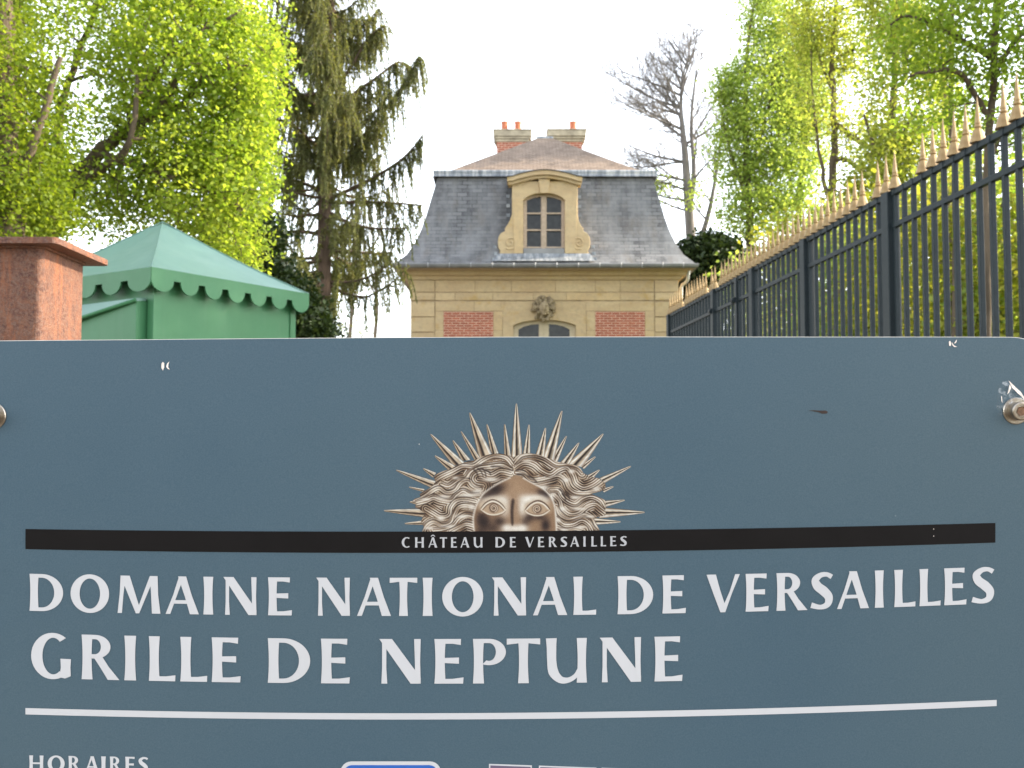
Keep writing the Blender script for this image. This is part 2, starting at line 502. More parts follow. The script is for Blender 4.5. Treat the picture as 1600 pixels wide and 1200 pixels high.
GL = {
 'I': (.26, [vstem(0,.26)]),
 'L': (.62, [vstem(0,.255), [(.04,0),(.615,0),(.62,.135),(.4,.107),(.2,.105)]]),
 'E': (.64, [vstem(0,.25), [(.04,1),(.585,1),(.58,.865),(.4,.893),(.2,.893)], [(.2,.575),(.54,.585),(.54,.445),(.2,.462)], [(.04,0),(.63,0),(.64,.14),(.4,.107),(.2,.105)]]),
 'T': (.74, [vstem(.25,.49), [(0,.865),(.0,1),(.74,1),(.74,.865),(.5,.893),(.24,.893)]]),
 'N': (.88, [[(0,1),(.27,1),(.88,.13),(.88,0),(.665,0)], [(.045,0),(.17,0),(.15,.35),(.152,.88),(.06,.93),(.06,.35)], [(.74,1),(.88,1),(.868,.5),(.88,0),(.76,.14),(.757,.5)]]),
 'M': (1.13, [[(0,0),(.115,0),(.155,.5),(.215,.97),(.08,1),(.055,.5)], [(.075,1),(.32,1),(.58,.16),(.57,0),(.48,0)], [(.48,0),(.57,0),(.98,1),(.85,1),(.53,.13)], [(.85,1),(1.055,1),(1.07,.5),(1.13,0),(.905,0),(.885,.5)]]),
 'A': (.89, [[(0,0),(.125,0),(.27,.4),(.47,.94),(.36,1),(.2,.5)], [(.335,1),(.55,1),(.7,.5),(.89,0),(.65,0),(.52,.45)], [(.15,.275),(.7,.275),(.68,.37),(.17,.37)]]),
 'V': (.89, [[(0,1),(.25,1),(.36,.6),(.505,.16),(.5,0),(.37,0),(.18,.5)], [(.765,1),(.89,1),(.68,.5),(.5,0),(.37,0),(.62,.55)]]),
 'O': (1.0, [arc(.5,.5,.5,.518,.265,.405,0,180), arc(.5,.5,.5,.518,.265,.405,180,360)]),
 'D': (.91, [vstem(0,.25), arc(.33,.5,.58,.5,.34,.402,-90,90), [(.05,1),(.34,1),(.34,.902),(.1,.902)], [(.05,0),(.34,0),(.34,.098),(.1,.098)]]),
 'G': (.87, [arc(.47,.5,.47,.52,.235,.41,52,305,dx=.012), [(.64,.445),(.87,.44),(.858,.25),(.865,.06),(.74,.005),(.62,.03),(.648,.25)]]),
 'C': (.8, [arc(.47,.5,.47,.52,.255,.415,54,306,dx=.012)]),
 'R': (.845, [vstem(0,.245), arc(.3,.735,.345,.265,.13,.168,-90,90), [(.05,1),(.31,1),(.31,.903),(.1,.903)], [(.2,.47),(.31,.47),(.31,.567),(.2,.567)], [(.25,.53),(.46,.52),(.60,.30),(.845,0),(.585,0),(.42,.27)]]),
 'P': (.74, [vstem(0,.25), arc(.36,.705,.38,.295,.155,.2,-112,90), [(.05,1),(.37,1),(.37,.905),(.1,.905)]]),
 'S': (.62, [strokep([(.575,.865),(.44,.935),(.27,.915),(.135,.79),(.19,.63),(.36,.49),(.49,.33),(.46,.14),(.27,.065),(.02,.125)], [.13,.115,.14,.2,.235,.25,.225,.17,.12,.15])]),
 'U': (.92, [strokep([(.12,1),(.125,.8),(.13,.5),(.17,.24),(.32,.075),(.5,.06),(.66,.15),(.75,.3)], [.245,.215,.205,.225,.16,.115,.10,.09]), vstem(.69,.92)]),
 'H': (.85, [vstem(0,.235), vstem(.615,.85), [(.15,.455),(.7,.455),(.7,.56),(.15,.56)]]),
}
def write_line(name, words, spans, ftop, fbot, extra=None, mat='white_print'):
    k = 0
    for wd in words:
        m = MB()
        for ch in wd:
            xl, xr = spans[k]; k += 1
            w, polys = GL[ch]
            for q, poly in enumerate(polys):
                pts = []
                for (x, y) in poly:
                    px = xl + (xr - xl) * x / w
                    pts.append((px, fbot(px) + (ftop(px) - fbot(px)) * y))
                m.flat(pts, [], S, .00045 + .00003*q)
        if extra and wd == words[0]: m.flat(extra, [], S, .00055)
        m.build(name, M[mat], sign, recalc=False)
t1 = quad([(50,897.5),(218,898.5),(375,901),(520,902.4),(630,902.7),(795,902),(860,901),(990,900.4),(1130,898),(1237,895.5),(1332,891.8),(1413,890),(1492,887)])
b1 = quad([(50,955),(218,957.6),(375,960),(520,961.5),(630,962),(795,961.8),(860,961.5),(990,959.4),(1130,957),(1237,953.6),(1332,950.3),(1413,947.9),(1492,944.6)])
write_line("title_lettering", ["DOMAINE","NATIONAL","DE","VERSAILLES"],
 [(46.5,99),(110.6,170.8),(184,251),(259,311),(318,333.5),(349.3,401),(419,456.4),
  (494.3,546.8),(558,611),(609,652),(660.5,676),(691,755),(768.7,822),(832.8,886.3),(895.8,931.5),
  (964.8,1020.4),(1034.9,1071.6),(1103.8,1155.8),(1164.8,1200.7),(1213,1261.4),(1266,1302),(1307.6,1357.5),(1366.6,1380.6),(1397,1430),(1436.3,1469.3),(1475,1509.7),(1517.5,1553.9)],
 t1, b1)
t2 = quad([(150,992.3),(253,993.7),(353,995.8),(451,996.9),(620,998.3),(700,998.3),(818,998),(970,995.8),(1044,994)])
b2 = quad([(150,1062),(253,1063.4),(353,1065.5),(451,1066.9),(620,1067.6),(765,1067.9),(885,1067),(970,1065.8),(1044,1063.4)])
write_line("gate_name_lettering", ["GRILLE","DE","NEPTUNE"],
 [(49,111.3),(127.8,187),(194.6,213),(232.8,274.4),(282,324),(331,376.3),(418.6,484.8),(501.6,546.7),
  (592.7,657.4),(678.8,724.3),(739,790.4),(791.8,844),(853,917),(937,1001.5),(1022.5,1066.2)],
 t2, b2)
t3 = quad([(650,839.4),(735,839.4),(800,839),(880,838.3),(960,837.7)])
b3 = quad([(650,855.4),(735,855.4),(800,855.2),(880,854.3),(960,853.2)])
write_line("header_lettering", ["CHATEAU","DE","VERSAILLES"],
 [(627.8,641.3),(648.5,662.5),(669.4,683.4),(687.3,698.5),(704.6,714),(719.5,733.5),(740,754),(774,789),(796.6,806.3),
  (820.6,834.6),(840.5,850.4),(857.5,870.4),(875.6,886.3),(891,905),(911.3,915),(923.8,932.5),(938.5,947),(953.3,963),(968.8,979.4)], t3, b3, [(672.8,838),(675.4,835.4),(677.6,835.4),(680.3,838),(678.6,838.2),(676.5,836.6),(674.4,838.2)], 'grey_print')
t4 = lambda x: 1180 + (x-50)*2.6/180
b4 = lambda x: 1204.5 + (x-50)*2.6/180
write_line("hours_lettering", ["HORAIRES"], [(46,68.4),(74.8,101.4),(107.4,127),(133.5,155),(158.4,165.6),(172,191),(196,212),(216,232)], t4, b4)
# pictogram tiles at the foot of what is seen
def rrect(x0, y0, x1, y1, r, n=6):
    p = []
    for cx, cy, a0 in ((x1-r,y0+r,-90),(x1-r,y1-r,0),(x0+r,y1-r,90),(x0+r,y0+r,180)):
        for i in range(n+1):
            a = math.radians(a0+90*i/n); p.append((cx+r*math.cos(a), cy+r*math.sin(a)))
    return p
m = MB(); m.flat(rrect(532,1189.5,689,1345,17), [], S, .0003)
tile_ = m.build("pictogram_border", M['white_print'], sign, recalc=False)
m = MB(); m.flat(rrect(537.5,1195.2,683.5,1339,12.5), [], S, .0005)
m.build("pictogram_field", M['blue_print'], tile_, recalc=False)
def skew(x0, x1, y0, s=.042): return [(x0,y0),(x1,y0+(x1-x0)*s),(x1,y0+150),(x0,y0+150)]
for x0, x1, y0 in ((764,831,1193.3),(842,932,1196),(940,1030,1199.3)):
    m = MB(); m.flat([(x0,y0),(x1,y0+(x1-x0)*.035),(x1,y0+150),(x0,y0+150)], [], S, .0003)
    f = m.build("pictogram_border", M['white_print'], sign, recalc=False)
    m = MB(); m.flat([(x0+2.2,y0+2.3),(x1-2,y0+2.3+(x1-x0)*.035),(x1-2,y0+147),(x0+2.2,y0+147)], [], S, .0005)
    m.build("pictogram_field", M['mauve_print'], f, recalc=False)
# wear: scuffs, stain, specks
for pols in ([[(252.6,568.5),(254.6,565.5),(257,567.5),(257,574),(255,579),(252.5,575)],[(260,573),(261.5,568),(265,564.8),(263.5,569),(263.2,574),(265.8,577.3),(262.5,576.5)]],
             [[(1482,534),(1484,532.5),(1486.2,536),(1485,541),(1482.5,540)],[(1490.5,536),(1494.6,530.3),(1494,534.5),(1491.5,537)],[(1487.5,535),(1490,539.8),(1495,541.8),(1490.5,542.3),(1487.4,539)]]):
    m = MB()
    for p in pols: m.flat(p, [], S, .0006)
    m.build("scuff_mark", M['scuff_glint'], sign, recalc=False)
for (x, y) in ((1458.5,826.5),(1458.5,837.5),(655,694)):
    m = MB(); m.flat([(x-.4,y-.8),(x+.3,y-1.),(x+.45,y+.7),(x-.3,y+.8)], [], S, .0006)
    m.build("chip", M['scuff_glint'], sign, recalc=False)
m = MB()
m.flat([(1262,641.6),(1272,641),(1280,641.6),(1290,641.3),(1293.5,643.5),(1291.5,646),(1284,646.3),(1279,643.8),(1270,642.4)], [], S, .0005)
m.build("stain", M['stain'], sign, recalc=False)
# bolts
PXM = .86 / FPX
rs = random.Random(4)
for cx, cy, tag_ in ((1587,642,1),(-11,650,0)):
    c = S((cx, cy), 0)
    m = MB()
    r = 21*PXM
    m.lathe([(r,-.0002),(r,.0012),(r-.0006,.0018),(r*.60,.0018)], 40, c, S_N)
    wsh = m.build("washer", M['steel'], sign, smooth=False)
    m = MB(); hr = 14.6*PXM
    m.lathe([(hr,.0015),(hr,.0092),(hr-.0003,.0098),(hr-.0011,.0103),(hr*.66,.0103),(hr*.62,.0098)], 40, c, S_N)
    bolt = m.build("bolt", M['steel'], sign)
    m = MB(); m.lathe([(hr*.62,.0100),(hr*.40,.01035)], 6, c, S_N)
    m.v = []; m.f = []
    # hex socket: six-sided well in the head, dark brown reflections painted into its colour
    rr = hr*.55; vs = []
    for hgt, q in ((.01045, 1.0), (.0100, .86), (.0099, .0001)):
        for k in range(6):
            a = math.radians(60*k+12)
            vs.append(c + S_N*hgt + (S_U*math.cos(a)+S_V*math.sin(a))*rr*q)
    m.add(vs, [(i,(i+1)%6,6+(i+1)%6,6+i) for i in range(6)] + [(6+i,6+(i+1)%6,12+(i+1)%6,12+i) for i in range(6)])
    m.build("hex_socket", M['steel_dark'], bolt, recalc=False)
# torn clear film curling out from under the right washer
m = MB()
rim = [(1562,652),(1556,640),(1557.5,622),(1559,606),(1566,596),(1574,594.5),(1583,601),(1593,611),(1598,622),(1603,636)]
cenp = (1585, 642)
vs = []; fs = []
K = 7
for i, p in enumerate(rim):
    for k in range(K):
        u = k/(K-1)
        q = (cenp[0]+(p[0]-cenp[0])*u, cenp[1]+(p[1]-cenp[1])*u)
        vs.append(S(q, .0006+.0022*math.sin(u*math.pi)*(.4+rs.random()) + (.0012 if k == K-1 and i in (6,7,8) else 0)))
for i in range(len(rim)-1):
    for k in range(K-1):
        fs.append((i*K+k, (i+1)*K+k, (i+1)*K+k+1, i*K+k+1))
m.add(vs, fs); m.build("torn_film", M['film'], sign, recalc=False, smooth=True)
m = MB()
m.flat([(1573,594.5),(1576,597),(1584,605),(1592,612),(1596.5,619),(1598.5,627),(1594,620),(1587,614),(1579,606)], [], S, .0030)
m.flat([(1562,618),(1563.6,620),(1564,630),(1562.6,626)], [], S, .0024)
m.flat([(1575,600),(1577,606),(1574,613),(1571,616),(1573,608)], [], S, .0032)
m.build("painted_film_glint", M['scuff_glint'], sign, recalc=False)  # highlights of the film painted as pale flat patches

# ---- the emblem: a golden sun face printed on the board
# (printed ink tones on a fine grid; rays are outlines)
def C7(x, y): return (560 + x/3.3333, 600 + y/3.3333)
def C4(x, y): return (590 + x/5.4545, 620 + y/5.4545)
def C5(x, y): return (790 + x/5.4565, 620 + y/5.4565)
def lin(c): return tuple(((v/255)/12.92 if v/255 <= .04045 else ((v/255+.055)/1.055)**2.4) for v in c)
INK_D, INK_M, INK_L, INK_W = (42,30,26), (146,121,97), (204,185,160), (243,238,227)
STEP = .62
X0, X1, Y0, Y1 = 636, 946, 706, 831.5
nx_, ny_ = int((X1-X0)/STEP)+1, int((Y1-Y0)/STEP)+1
gx, gy = np.meshgrid(X0+np.arange(nx_)*STEP, Y0+np.arange(ny_)*STEP)
ink = np.zeros((ny_, nx_, 3)); ink[:] = INK_M
def cr(pts, n=10):
    P = [np.array(p, float) for p in pts]; o = []
    for i in range(len(P)-1):
        p0, p1, p2, p3 = P[max(i-1,0)], P[i], P[i+1], P[min(i+2,len(P)-1)]
        for k in range(n):
            u = k/n
            o.append(.5*(2*p1+(p2-p0)*u+(2*p0-5*p1+4*p2-p3)*u*u+(3*p1-p0-3*p2+p3)*u**3))
    o.append(P[-1]); return np.array(o)
def brush(curve, w0, w1, col, op=1., soft=.8, taper=True):
    c = np.asarray(curve); n = len(c)
    dmin = np.full(gx.shape, 1e9); rr = np.zeros(gx.shape)
    for i in range(n-1):
        a, b = c[i], c[i+1]
        pad = max(w0, w1)+3
        xa, xb = min(a[0],b[0])-pad, max(a[0],b[0])+pad; ya, yb = min(a[1],b[1])-pad, max(a[1],b[1])+pad
        i0, i1 = max(0,int((xa-X0)/STEP)), min(nx_,int((xb-X0)/STEP)+2)
        j0, j1 = max(0,int((ya-Y0)/STEP)), min(ny_,int((yb-Y0)/STEP)+2)
        if i1 <= i0 or j1 <= j0: continue
        sx, sy = gx[j0:j1,i0:i1], gy[j0:j1,i0:i1]
        d = b-a; l2 = max((d**2).sum(), 1e-9)
        u = np.clip(((sx-a[0])*d[0]+(sy-a[1])*d[1])/l2, 0, 1)
        dist = np.hypot(sx-a[0]-u*d[0], sy-a[1]-u*d[1])
        s = (i+u)/(n-1)
        w = (w0+(w1-w0)*s)
        if taper: w = w*np.clip(np.minimum(s, 1-s)*6+.25, 0, 1)
        q = dist-w/2
        sub = dmin[j0:j1,i0:i1]; np.minimum(sub, q, out=sub)
    al = np.clip(.5-dmin/soft/2, 0, 1)*op
    ink[:] = ink*(1-al[...,None])+np.array(col, float)*al[...,None]
def blob(x, y, rx, ry, col, op=1., ang=0, pw=1.0):
    a = math.radians(ang); dx, dy = gx-x, gy-y
    u = (dx*math.cos(a)+dy*math.sin(a))/rx; v = (-dx*math.sin(a)+dy*math.cos(a))/ry
    al = np.exp(-(u*u+v*v)**pw)*op
    ink[:] = ink*(1-al[...,None])+np.array(col, float)*al[...,None]
def offset(c, d):
    t_ = np.gradient(c, axis=0); l = np.hypot(t_[:,0], t_[:,1])[:,None]+1e-9
    nrm = np.stack([-t_[:,1], t_[:,0]], 1)/l
    return c+nrm*d
er = random.Random(11)
# pale lights between the locks
for x, y, rx, ry in ((510,490,30,12),(690,497,60,16),(620,560,40,22),(560,580,60,14),(590,640,26,22),(540,690,55,14),(440,590,50,18),(430,700,30,20),(350,600,40,10),(370,750,40,12),(470,740,50,14),(560,420,50,8),
                     (960,540,45,20),(1010,585,22,30),(1080,500,30,16),(1110,455,26,16),(1130,590,40,14),(1240,545,34,20),(1060,650,30,20),(1150,650,55,12),(1200,690,50,10),(1070,760,40,10),(1160,745,45,10),(1040,710,20,22),(880,400,40,6)):
    blob(*C7(x,y), rx/3.33, ry/3.33, INK_W, .9)
LOCKS = [
 [(805,420),(770,380),(710,372),(650,395),(600,425),(540,425),(480,455),(430,480),(395,500)],
 [(800,440),(750,420),(690,425),(630,430),(585,455),(560,490),(520,500),(470,530),(430,520)],
 [(795,462),(740,450),(690,470),(640,455),(600,470),(590,500),(610,525),(650,530)],
 [(640,545),(600,525),(570,500),(530,515),(500,550),(460,560),(420,540),(380,555),(340,580),(285,610)],
 [(630,575),(585,575),(545,555),(510,575),(480,605),(430,600),(390,585),(350,600),(300,615)],
 [(612,610),(560,598),(510,605),(480,640),(470,680),(430,690),(390,670),(350,650)],
 [(605,635),(560,628),(520,640),(495,680),(480,720),(440,735),(390,715),(350,735),(332,765)],
 [(603,690),(560,680),(520,700),(490,735),(440,755),(390,760)],
 [(603,735),(560,725),(520,745),(480,765)],
 [(815,415),(850,375),(910,368),(970,385),(1030,420),(1090,420),(1140,435),(1165,460)],
 [(815,440),(860,415),(910,425),(950,455),(1000,475),(1045,450),(1085,440),(1115,480),(1130,520),(1170,545),(1220,530),(1260,500)],
 [(818,462),(860,470),(900,500),(950,500),(1000,490),(1040,480),(1075,500),(1095,545),(1130,570),(1190,570),(1245,560)],
 [(1000,555),(1040,555),(1060,590),(1090,615),(1130,625),(1170,600),(1215,590),(1260,610),(1285,645),(1310,660)],
 [(1020,580),(1045,610),(1060,650),(1100,680),(1150,675),(1195,640),(1235,630),(1270,655),(1300,680)],
 [(1028,640),(1045,680),(1090,705),(1140,695),(1180,680),(1215,700),(1235,735),(1255,765)],
 [(1030,700),(1070,735),(1120,735),(1165,715),(1200,735),(1215,765)],
 [(1030,745),(1080,762),(1130,755),(1170,765)],
]
best = np.full(gx.shape, 1e9); sd_ = np.zeros(gx.shape); ss_ = np.zeros(gx.shape); li_ = np.zeros(gx.shape)
for q, L in enumerate(LOCKS):
    c = cr([C7(*p) for p in L], 8); n = len(c)
    for i in range(n-1):
        p0, p1 = c[i], c[i+1]; dv = p1-p0; l2 = max((dv**2).sum(), 1e-9)
        u = np.clip(((gx-p0[0])*dv[0]+(gy-p0[1])*dv[1])/l2, 0, 1)
        ex_, ey_ = gx-p0[0]-u*dv[0], gy-p0[1]-u*dv[1]
        dist = np.hypot(ex_, ey_); sg = np.sign(dv[0]*ey_-dv[1]*ex_)
        mk = dist < best
        best[mk] = dist[mk]; sd_[mk] = (dist*sg)[mk]; ss_[mk] = ((i+u)/(n-1)*n*.12)[mk]; li_[mk] = q
ph = li_*2.399
val = .50+.26*np.sin(sd_*1.75+ph+.9*np.sin(ss_*1.7+ph))+.20*np.sin(sd_*3.6+2*ph+1.3*np.sin(ss_*1.1))+.16*np.sin(ss_*2.3+ph*1.7)-.05*np.clip(best-4, 0, 4)
val = np.clip(.5+(val-.5)*1.35, 0, 1)
stops = [(0,INK_D),(.30,(112,84,64)),(.52,INK_M),(.75,INK_L),(1,INK_W)]
hairc = np.zeros(ink.shape)
for k in range(3): hairc[..., k] = np.interp(val, [s for s,_ in stops], [cc[k] for _,cc in stops])
lum = ink.mean(-1, keepdims=True)
lightm = np.clip((lum-124)/88, 0, 1)           # where the pale lights lie, strands fade out
ink[:] = hairc*(1-.85*lightm)+ink*.85*lightm
for L in LOCKS:
    c = cr([C7(*p) for p in L])
    brush(offset(c, 3.0), 1.3, .9, INK_D, .75, 1.1)
    brush(offset(c, -1.6), 1.3, .8, INK_W, .7, 1.0)
# dark accents in the fringe
for a, b in (((600,445),(625,490)),((620,440),(650,480)),((645,440),(665,485)),((660,445),(690,475)),((690,430),(760,440)),((820,450),(870,455)),((825,470),(880,478)),((880,480),(930,512)),((1045,545),(1075,590)),((1075,560),(1100,600)),((1060,570),(1080,610))):
    brush(cr([C7(*a), C7((a[0]+b[0])/2+4,(a[1]+b[1])/2-5), C7(*b)]), 3.0, 1.2, INK_D, .8, 1.4)
# face
face = [(603,772),(598,700),(612,640),(640,585),(680,548),(740,512),(790,488),(822,474),(860,490),(905,515),(960,545),(1000,585),(1020,630),(1028,690),(1032,772)]
fp = np.array([C7(*p) for p in face])
def inside(poly, X, Y):
    r = np.zeros(X.shape, bool); n = len(poly)
    for i in range(n):
        (xa, ya), (xb, yb) = poly[i], poly[(i+1) % n]
        if ya == yb: continue
        cnd = ((ya > Y) != (yb > Y)) & (X < (xb-xa)*(Y-ya)/(yb-ya)+xa)
        r ^= cnd
    return r
hair = ink.copy()
ink[:] = (150,119,92)
blob(*C7(820,560), 22, 26, (172,142,112), .8)
for x, y, rx, ry, o, an in ((715,548,17,9,.95,-20),(690,575,16,6,.6,-15),(660,590,9,5,.5,-30),(655,720,12,13,.95,0),(640,700,8,12,.7,0),(735,715,11,8,.7,0),(700,750,14,8,.55,0),(975,575,10,6,.85,40),(950,565,8,5,.6,20),(975,735,8,11,.95,0),(890,695,10,7,.7,0),(945,695,11,5,.6,0),(870,720,7,8,.5,0),(640,765,10,6,.5,0)):
    blob(*C7(x,y), rx/1.15, ry/1.05, (40,26,24), min(1, o*1.15), an)
for x, y, rx, ry, o in ((735,610,13,8,1.),(765,640,9,14,.95),(690,606,15,6,.85),(650,630,7,6,.6),(855,640,8,14,.95),(885,602,13,7,1.),(930,596,14,6,.95),(970,612,8,6,.7),(815,752,15,6,1.),(775,750,8,6,.9),(855,752,8,6,.85)):
    blob(*C7(x,y), rx, ry, INK_W, o)
blob(*C7(806,640), 9, 24, (160,130,104), .9)
brush(cr([C7(806,600),C7(800,660),C7(802,735)]), 4.6, 3.6, (48,34,30), .95, 1.8)
for (cx, cy, sgn) in ((705,643,1),(930,647,-1)):
    al = [(cx-66*sgn,cy+12),(cx-38*sgn,cy-18),(cx-4*sgn,cy-31),(cx+32*sgn,cy-16),(cx+60*sgn,cy+14)]
    lo = [(cx-66*sgn,cy+12),(cx-30*sgn,cy+34),(cx+8*sgn,cy+38),(cx+42*sgn,cy+28),(cx+60*sgn,cy+14)]
    brush(cr([C7(*p) for p in al]), 15, 13, (196,172,142), .55, 4)
    brush(cr([C7(x,y-9) for x,y in al]), 2.0, 1.6, (70,48,40), .9, .9)
    ucur = cr([C7(*p) for p in al]); lcur = cr([C7(*p) for p in lo])
    mask = inside(np.vstack([ucur, lcur[::-1]]), gx, gy)
    ink[mask] = (184,158,130)
    brush(ucur, 2.4, 2.0, (240,230,212), 1, .9); brush(offset(ucur, 1.9), 1.3, 1.0, (84,58,46), .9, .7)
    brush(lcur, 2.0, 1.8, (236,226,208), 1, .9); brush(offset(lcur, 1.8), 1.2, 1., (110,80,62), .7, .8)
    blob(*C7(cx,cy+3), 7.2, 7.2, (66,46,38), .95, 0, 3); blob(*C7(cx,cy+3), 5.6, 5.6, (132,102,80), .9, 0, 3)
    sp_ = []
    for k in range(40):
        a = k/39*4.4*math.pi; rr = 1+k/39*20
        sp_.append(C7(cx+rr*math.cos(a)*sgn, cy+3+rr*math.sin(a)))
    brush(np.array(sp_), 1.2, 1.0, (236,220,196), .95, .6, False); blob(*C7(cx,cy+3), 1.5, 1.5, (52,36,30), .9)
fm = inside(fp, gx, gy)
faceink = ink.copy()
ink[:] = hair; ink[fm] = faceink[fm]
# pale rim round the face
brush(cr([C7(x,y) for x,y in face[:7]]), 2.6, 2.2, INK_W, .75, 1.4, False)
brush(cr([C7(x,y) for x,y in face[8:]]), 2.2, 2.6, INK_W, .8, 1.4, False)
hair_out = [(328,772),(340,745),(325,715),(335,690),(350,675),(318,655),(292,640),(300,625),(278,612),(292,596),(322,588),(318,572),(345,555),(372,540),(400,510),(392,485),(405,466),(440,452),(480,440),(520,418),(565,402),(600,397),(640,376),(690,363),(740,360),(790,372),(812,378),(835,366),(880,358),(940,366),(990,385),(1035,402),(1080,412),(1130,420),(1160,440),(1172,462),(1200,478),(1255,490),(1285,515),(1295,540),(1262,560),(1215,572),(1245,585),(1290,605),(1300,640),(1318,655),(1310,682),(1262,690),(1228,700),(1245,735),(1262,772)]
hp = np.array([C7(*p) for p in hair_out])
hm = inside(hp, gx, gy)
de = np.full(gx.shape, 1e9)
for i in range(len(hp)-1):
    p0, p1 = hp[i], hp[i+1]; dv = p1-p0; l2 = max((dv**2).sum(), 1e-9)
    u = np.clip(((gx-p0[0])*dv[0]+(gy-p0[1])*dv[1])/l2, 0, 1)
    de = np.minimum(de, np.hypot(gx-p0[0]-u*dv[0], gy-p0[1]-u*dv[1]))
ek = np.exp(-(de/1.0)**2)[...,None]*.6
ink[:] = ink*(1-ek)+np.array((84,60,46), float)*ek
m_v = []; m_f = []; cols = []
keep = hm[:-1,:-1] & hm[1:,1:] & hm[:-1,1:] & hm[1:,:-1]
idx = -np.ones((ny_, nx_), int)
need = np.zeros((ny_, nx_), bool)
need[:-1,:-1] |= keep; need[1:,1:] |= keep; need[:-1,1:] |= keep; need[1:,:-1] |= keep
jj, ii = np.nonzero(need)
idx[jj, ii] = np.arange(len(jj))
for j, i in zip(jj, ii): m_v.append(S((X0+i*STEP, Y0+j*STEP), .00024))
kj, ki = np.nonzero(keep)
for j, i in zip(kj, ki): m_f.append((idx[j,i], idx[j+1,i], idx[j+1,i+1], idx[j,i+1]))
def inklin(a):
    a = np.clip(a, 0, 255)/255
    return np.where(a <= .04045, a/12.92, ((a+.055)/1.055)**2.4)*.64
grain = np.random.default_rng(3).normal(0, 7, (ny_, nx_, 1))
icol = inklin(ink+grain)[jj, ii]
def colmesh(name, verts, faces, colors, parent):
    mm = MB(); mm.v = [tuple(v) for v in verts]; mm.f = list(faces)
    o = mm.build(name, M['emblem'], parent, recalc=False)
    ca = o.data.color_attributes.new("ink", 'FLOAT_COLOR', 'POINT')
    buf = np.ones((len(verts), 4), np.float32); buf[:, :3] = colors
    ca.data.foreach_set("color", buf.ravel())
    return o
emb = colmesh("emblem", m_v, m_f, icol, sign)
RAYS = [(C4,(55,970),(430,948),(430,1032)),(C4,(232,1080),(400,1050),(400,1092)),(C4,(275,895),(470,880),(440,950)),(C4,(270,770),(400,785),(390,812)),
 (C4,(160,625),(560,735),(515,805)),(C4,(390,612),(500,645),(470,690)),(C4,(488,502),(675,590),(615,640)),(C4,(452,318),(750,560),(640,590)),
 (C4,(642,372),(795,535),(715,550)),(C4,(712,295),(890,535),(820,535)),(C4,(785,135),(990,505),(862,530)),(C4,(932,235),(1040,495),(965,505)),
 (C4,(1083,235),(1140,505),(1078,500)),(C5,(92,58),(145,510),(45,512)),(C5,(200,238),(210,500),(145,500)),(C5,(340,265),(332,510),(252,500)),
 (C5,(480,120),(415,560),(305,525)),(C5,(518,335),(440,560),(370,550)),(C5,(625,392),(540,585),(455,570)),(C5,(832,315),(660,595),(500,585)),
 (C5,(765,510),(670,615),(630,590)),(C5,(800,622),(725,715),(645,695)),(C5,(1068,592),(845,735),(800,690)),(C5,(918,765),(840,815),(815,785)),
 (C5,(1015,880),(850,940),(790,890)),(C5,(1185,985),(800,1035),(810,940)),(C5,(980,1065),(750,1092),(720,1028))]
rv = []; rf = []; rc = []
for i, (F, tp, b0, b1) in enumerate(RAYS):
    tp, b0, b1 = [np.array(F(*q)) for q in (tp, b0, b1)]
    n = 14; left_side = tp[0] < 800
    for s in range(n+1):
        u = s/n
        wid = u**.85
        cent = tp*(1-u)+(b0+b1)/2*u
        half = (b0-b1)/2*wid + (b0-b1)/np.linalg.norm(b0-b1)*.9*(1-u)
        for k, v in enumerate((1., .62, .5, .1, -.12, -.3, -.55, -.7, -1.)):
            p = cent+half*v
            rv.append(S(p, .00022-.000004*i))
            colr = [INK_D, INK_W, INK_L, INK_L, INK_D, INK_D, INK_M, INK_L, INK_D][k]
            if not left_side: colr = [INK_M, INK_W, INK_L, INK_D, INK_D, INK_L, INK_W, INK_L, INK_D][k]
            jit = er.uniform(.86, 1.1)
            rc.append(inklin(np.array(colr, float)*jit))
    o = i*(n+1)*9
    for s in range(n):
        for k in range(8):
            rf.append((o+s*9+k, o+s*9+k+1, o+(s+1)*9+k+1, o+(s+1)*9+k))
colmesh("sun_rays", rv, rf, np.array(rc), emb)

# ------------------------------------------------------------------ rusty post
yc = 2.0
a = W(85, 370, yc); zt = a.z
post = empty("rusted_post", (a.x-.13, yc+.14, 0), "rusty square steel post with a flat cap plate left of the kiosk", "post")
b = W(66, 400, 2.03)
px1 = b.x; py0 = 2.03; PWD = .205
def rsq(x0, y0, x1, y1, r, n=5):
    return rrect(x0, y0, x1, y1, r, n)
m = MB(); m.extrude(rsq(px1-PWD, py0, px1, py0+PWD, .014), [], lambda p, h: Vector((p[0], p[1], h)), 0, zt-.011)
m.build("shaft", M['rust'], post)
m = MB(); m.extrude(rsq(px1-PWD-.036, py0-.03, a.x+.004, py0+PWD+.032, .012), [], lambda p, h: Vector((p[0], p[1], h)), zt-.0125, zt)
m.build("cap_plate", M['rust'], post, bevel=.003)
# weld bead under the plate
m = MB()
lp = rsq(px1-PWD-.002, py0-.002, px1+.002, py0+PWD+.002, .016)
m.tube([(p[0], p[1], zt-.0135) for p in lp+lp[:1]], .0042, 6, False)
m.build("weld_bead", M['rust'], post, smooth=True)

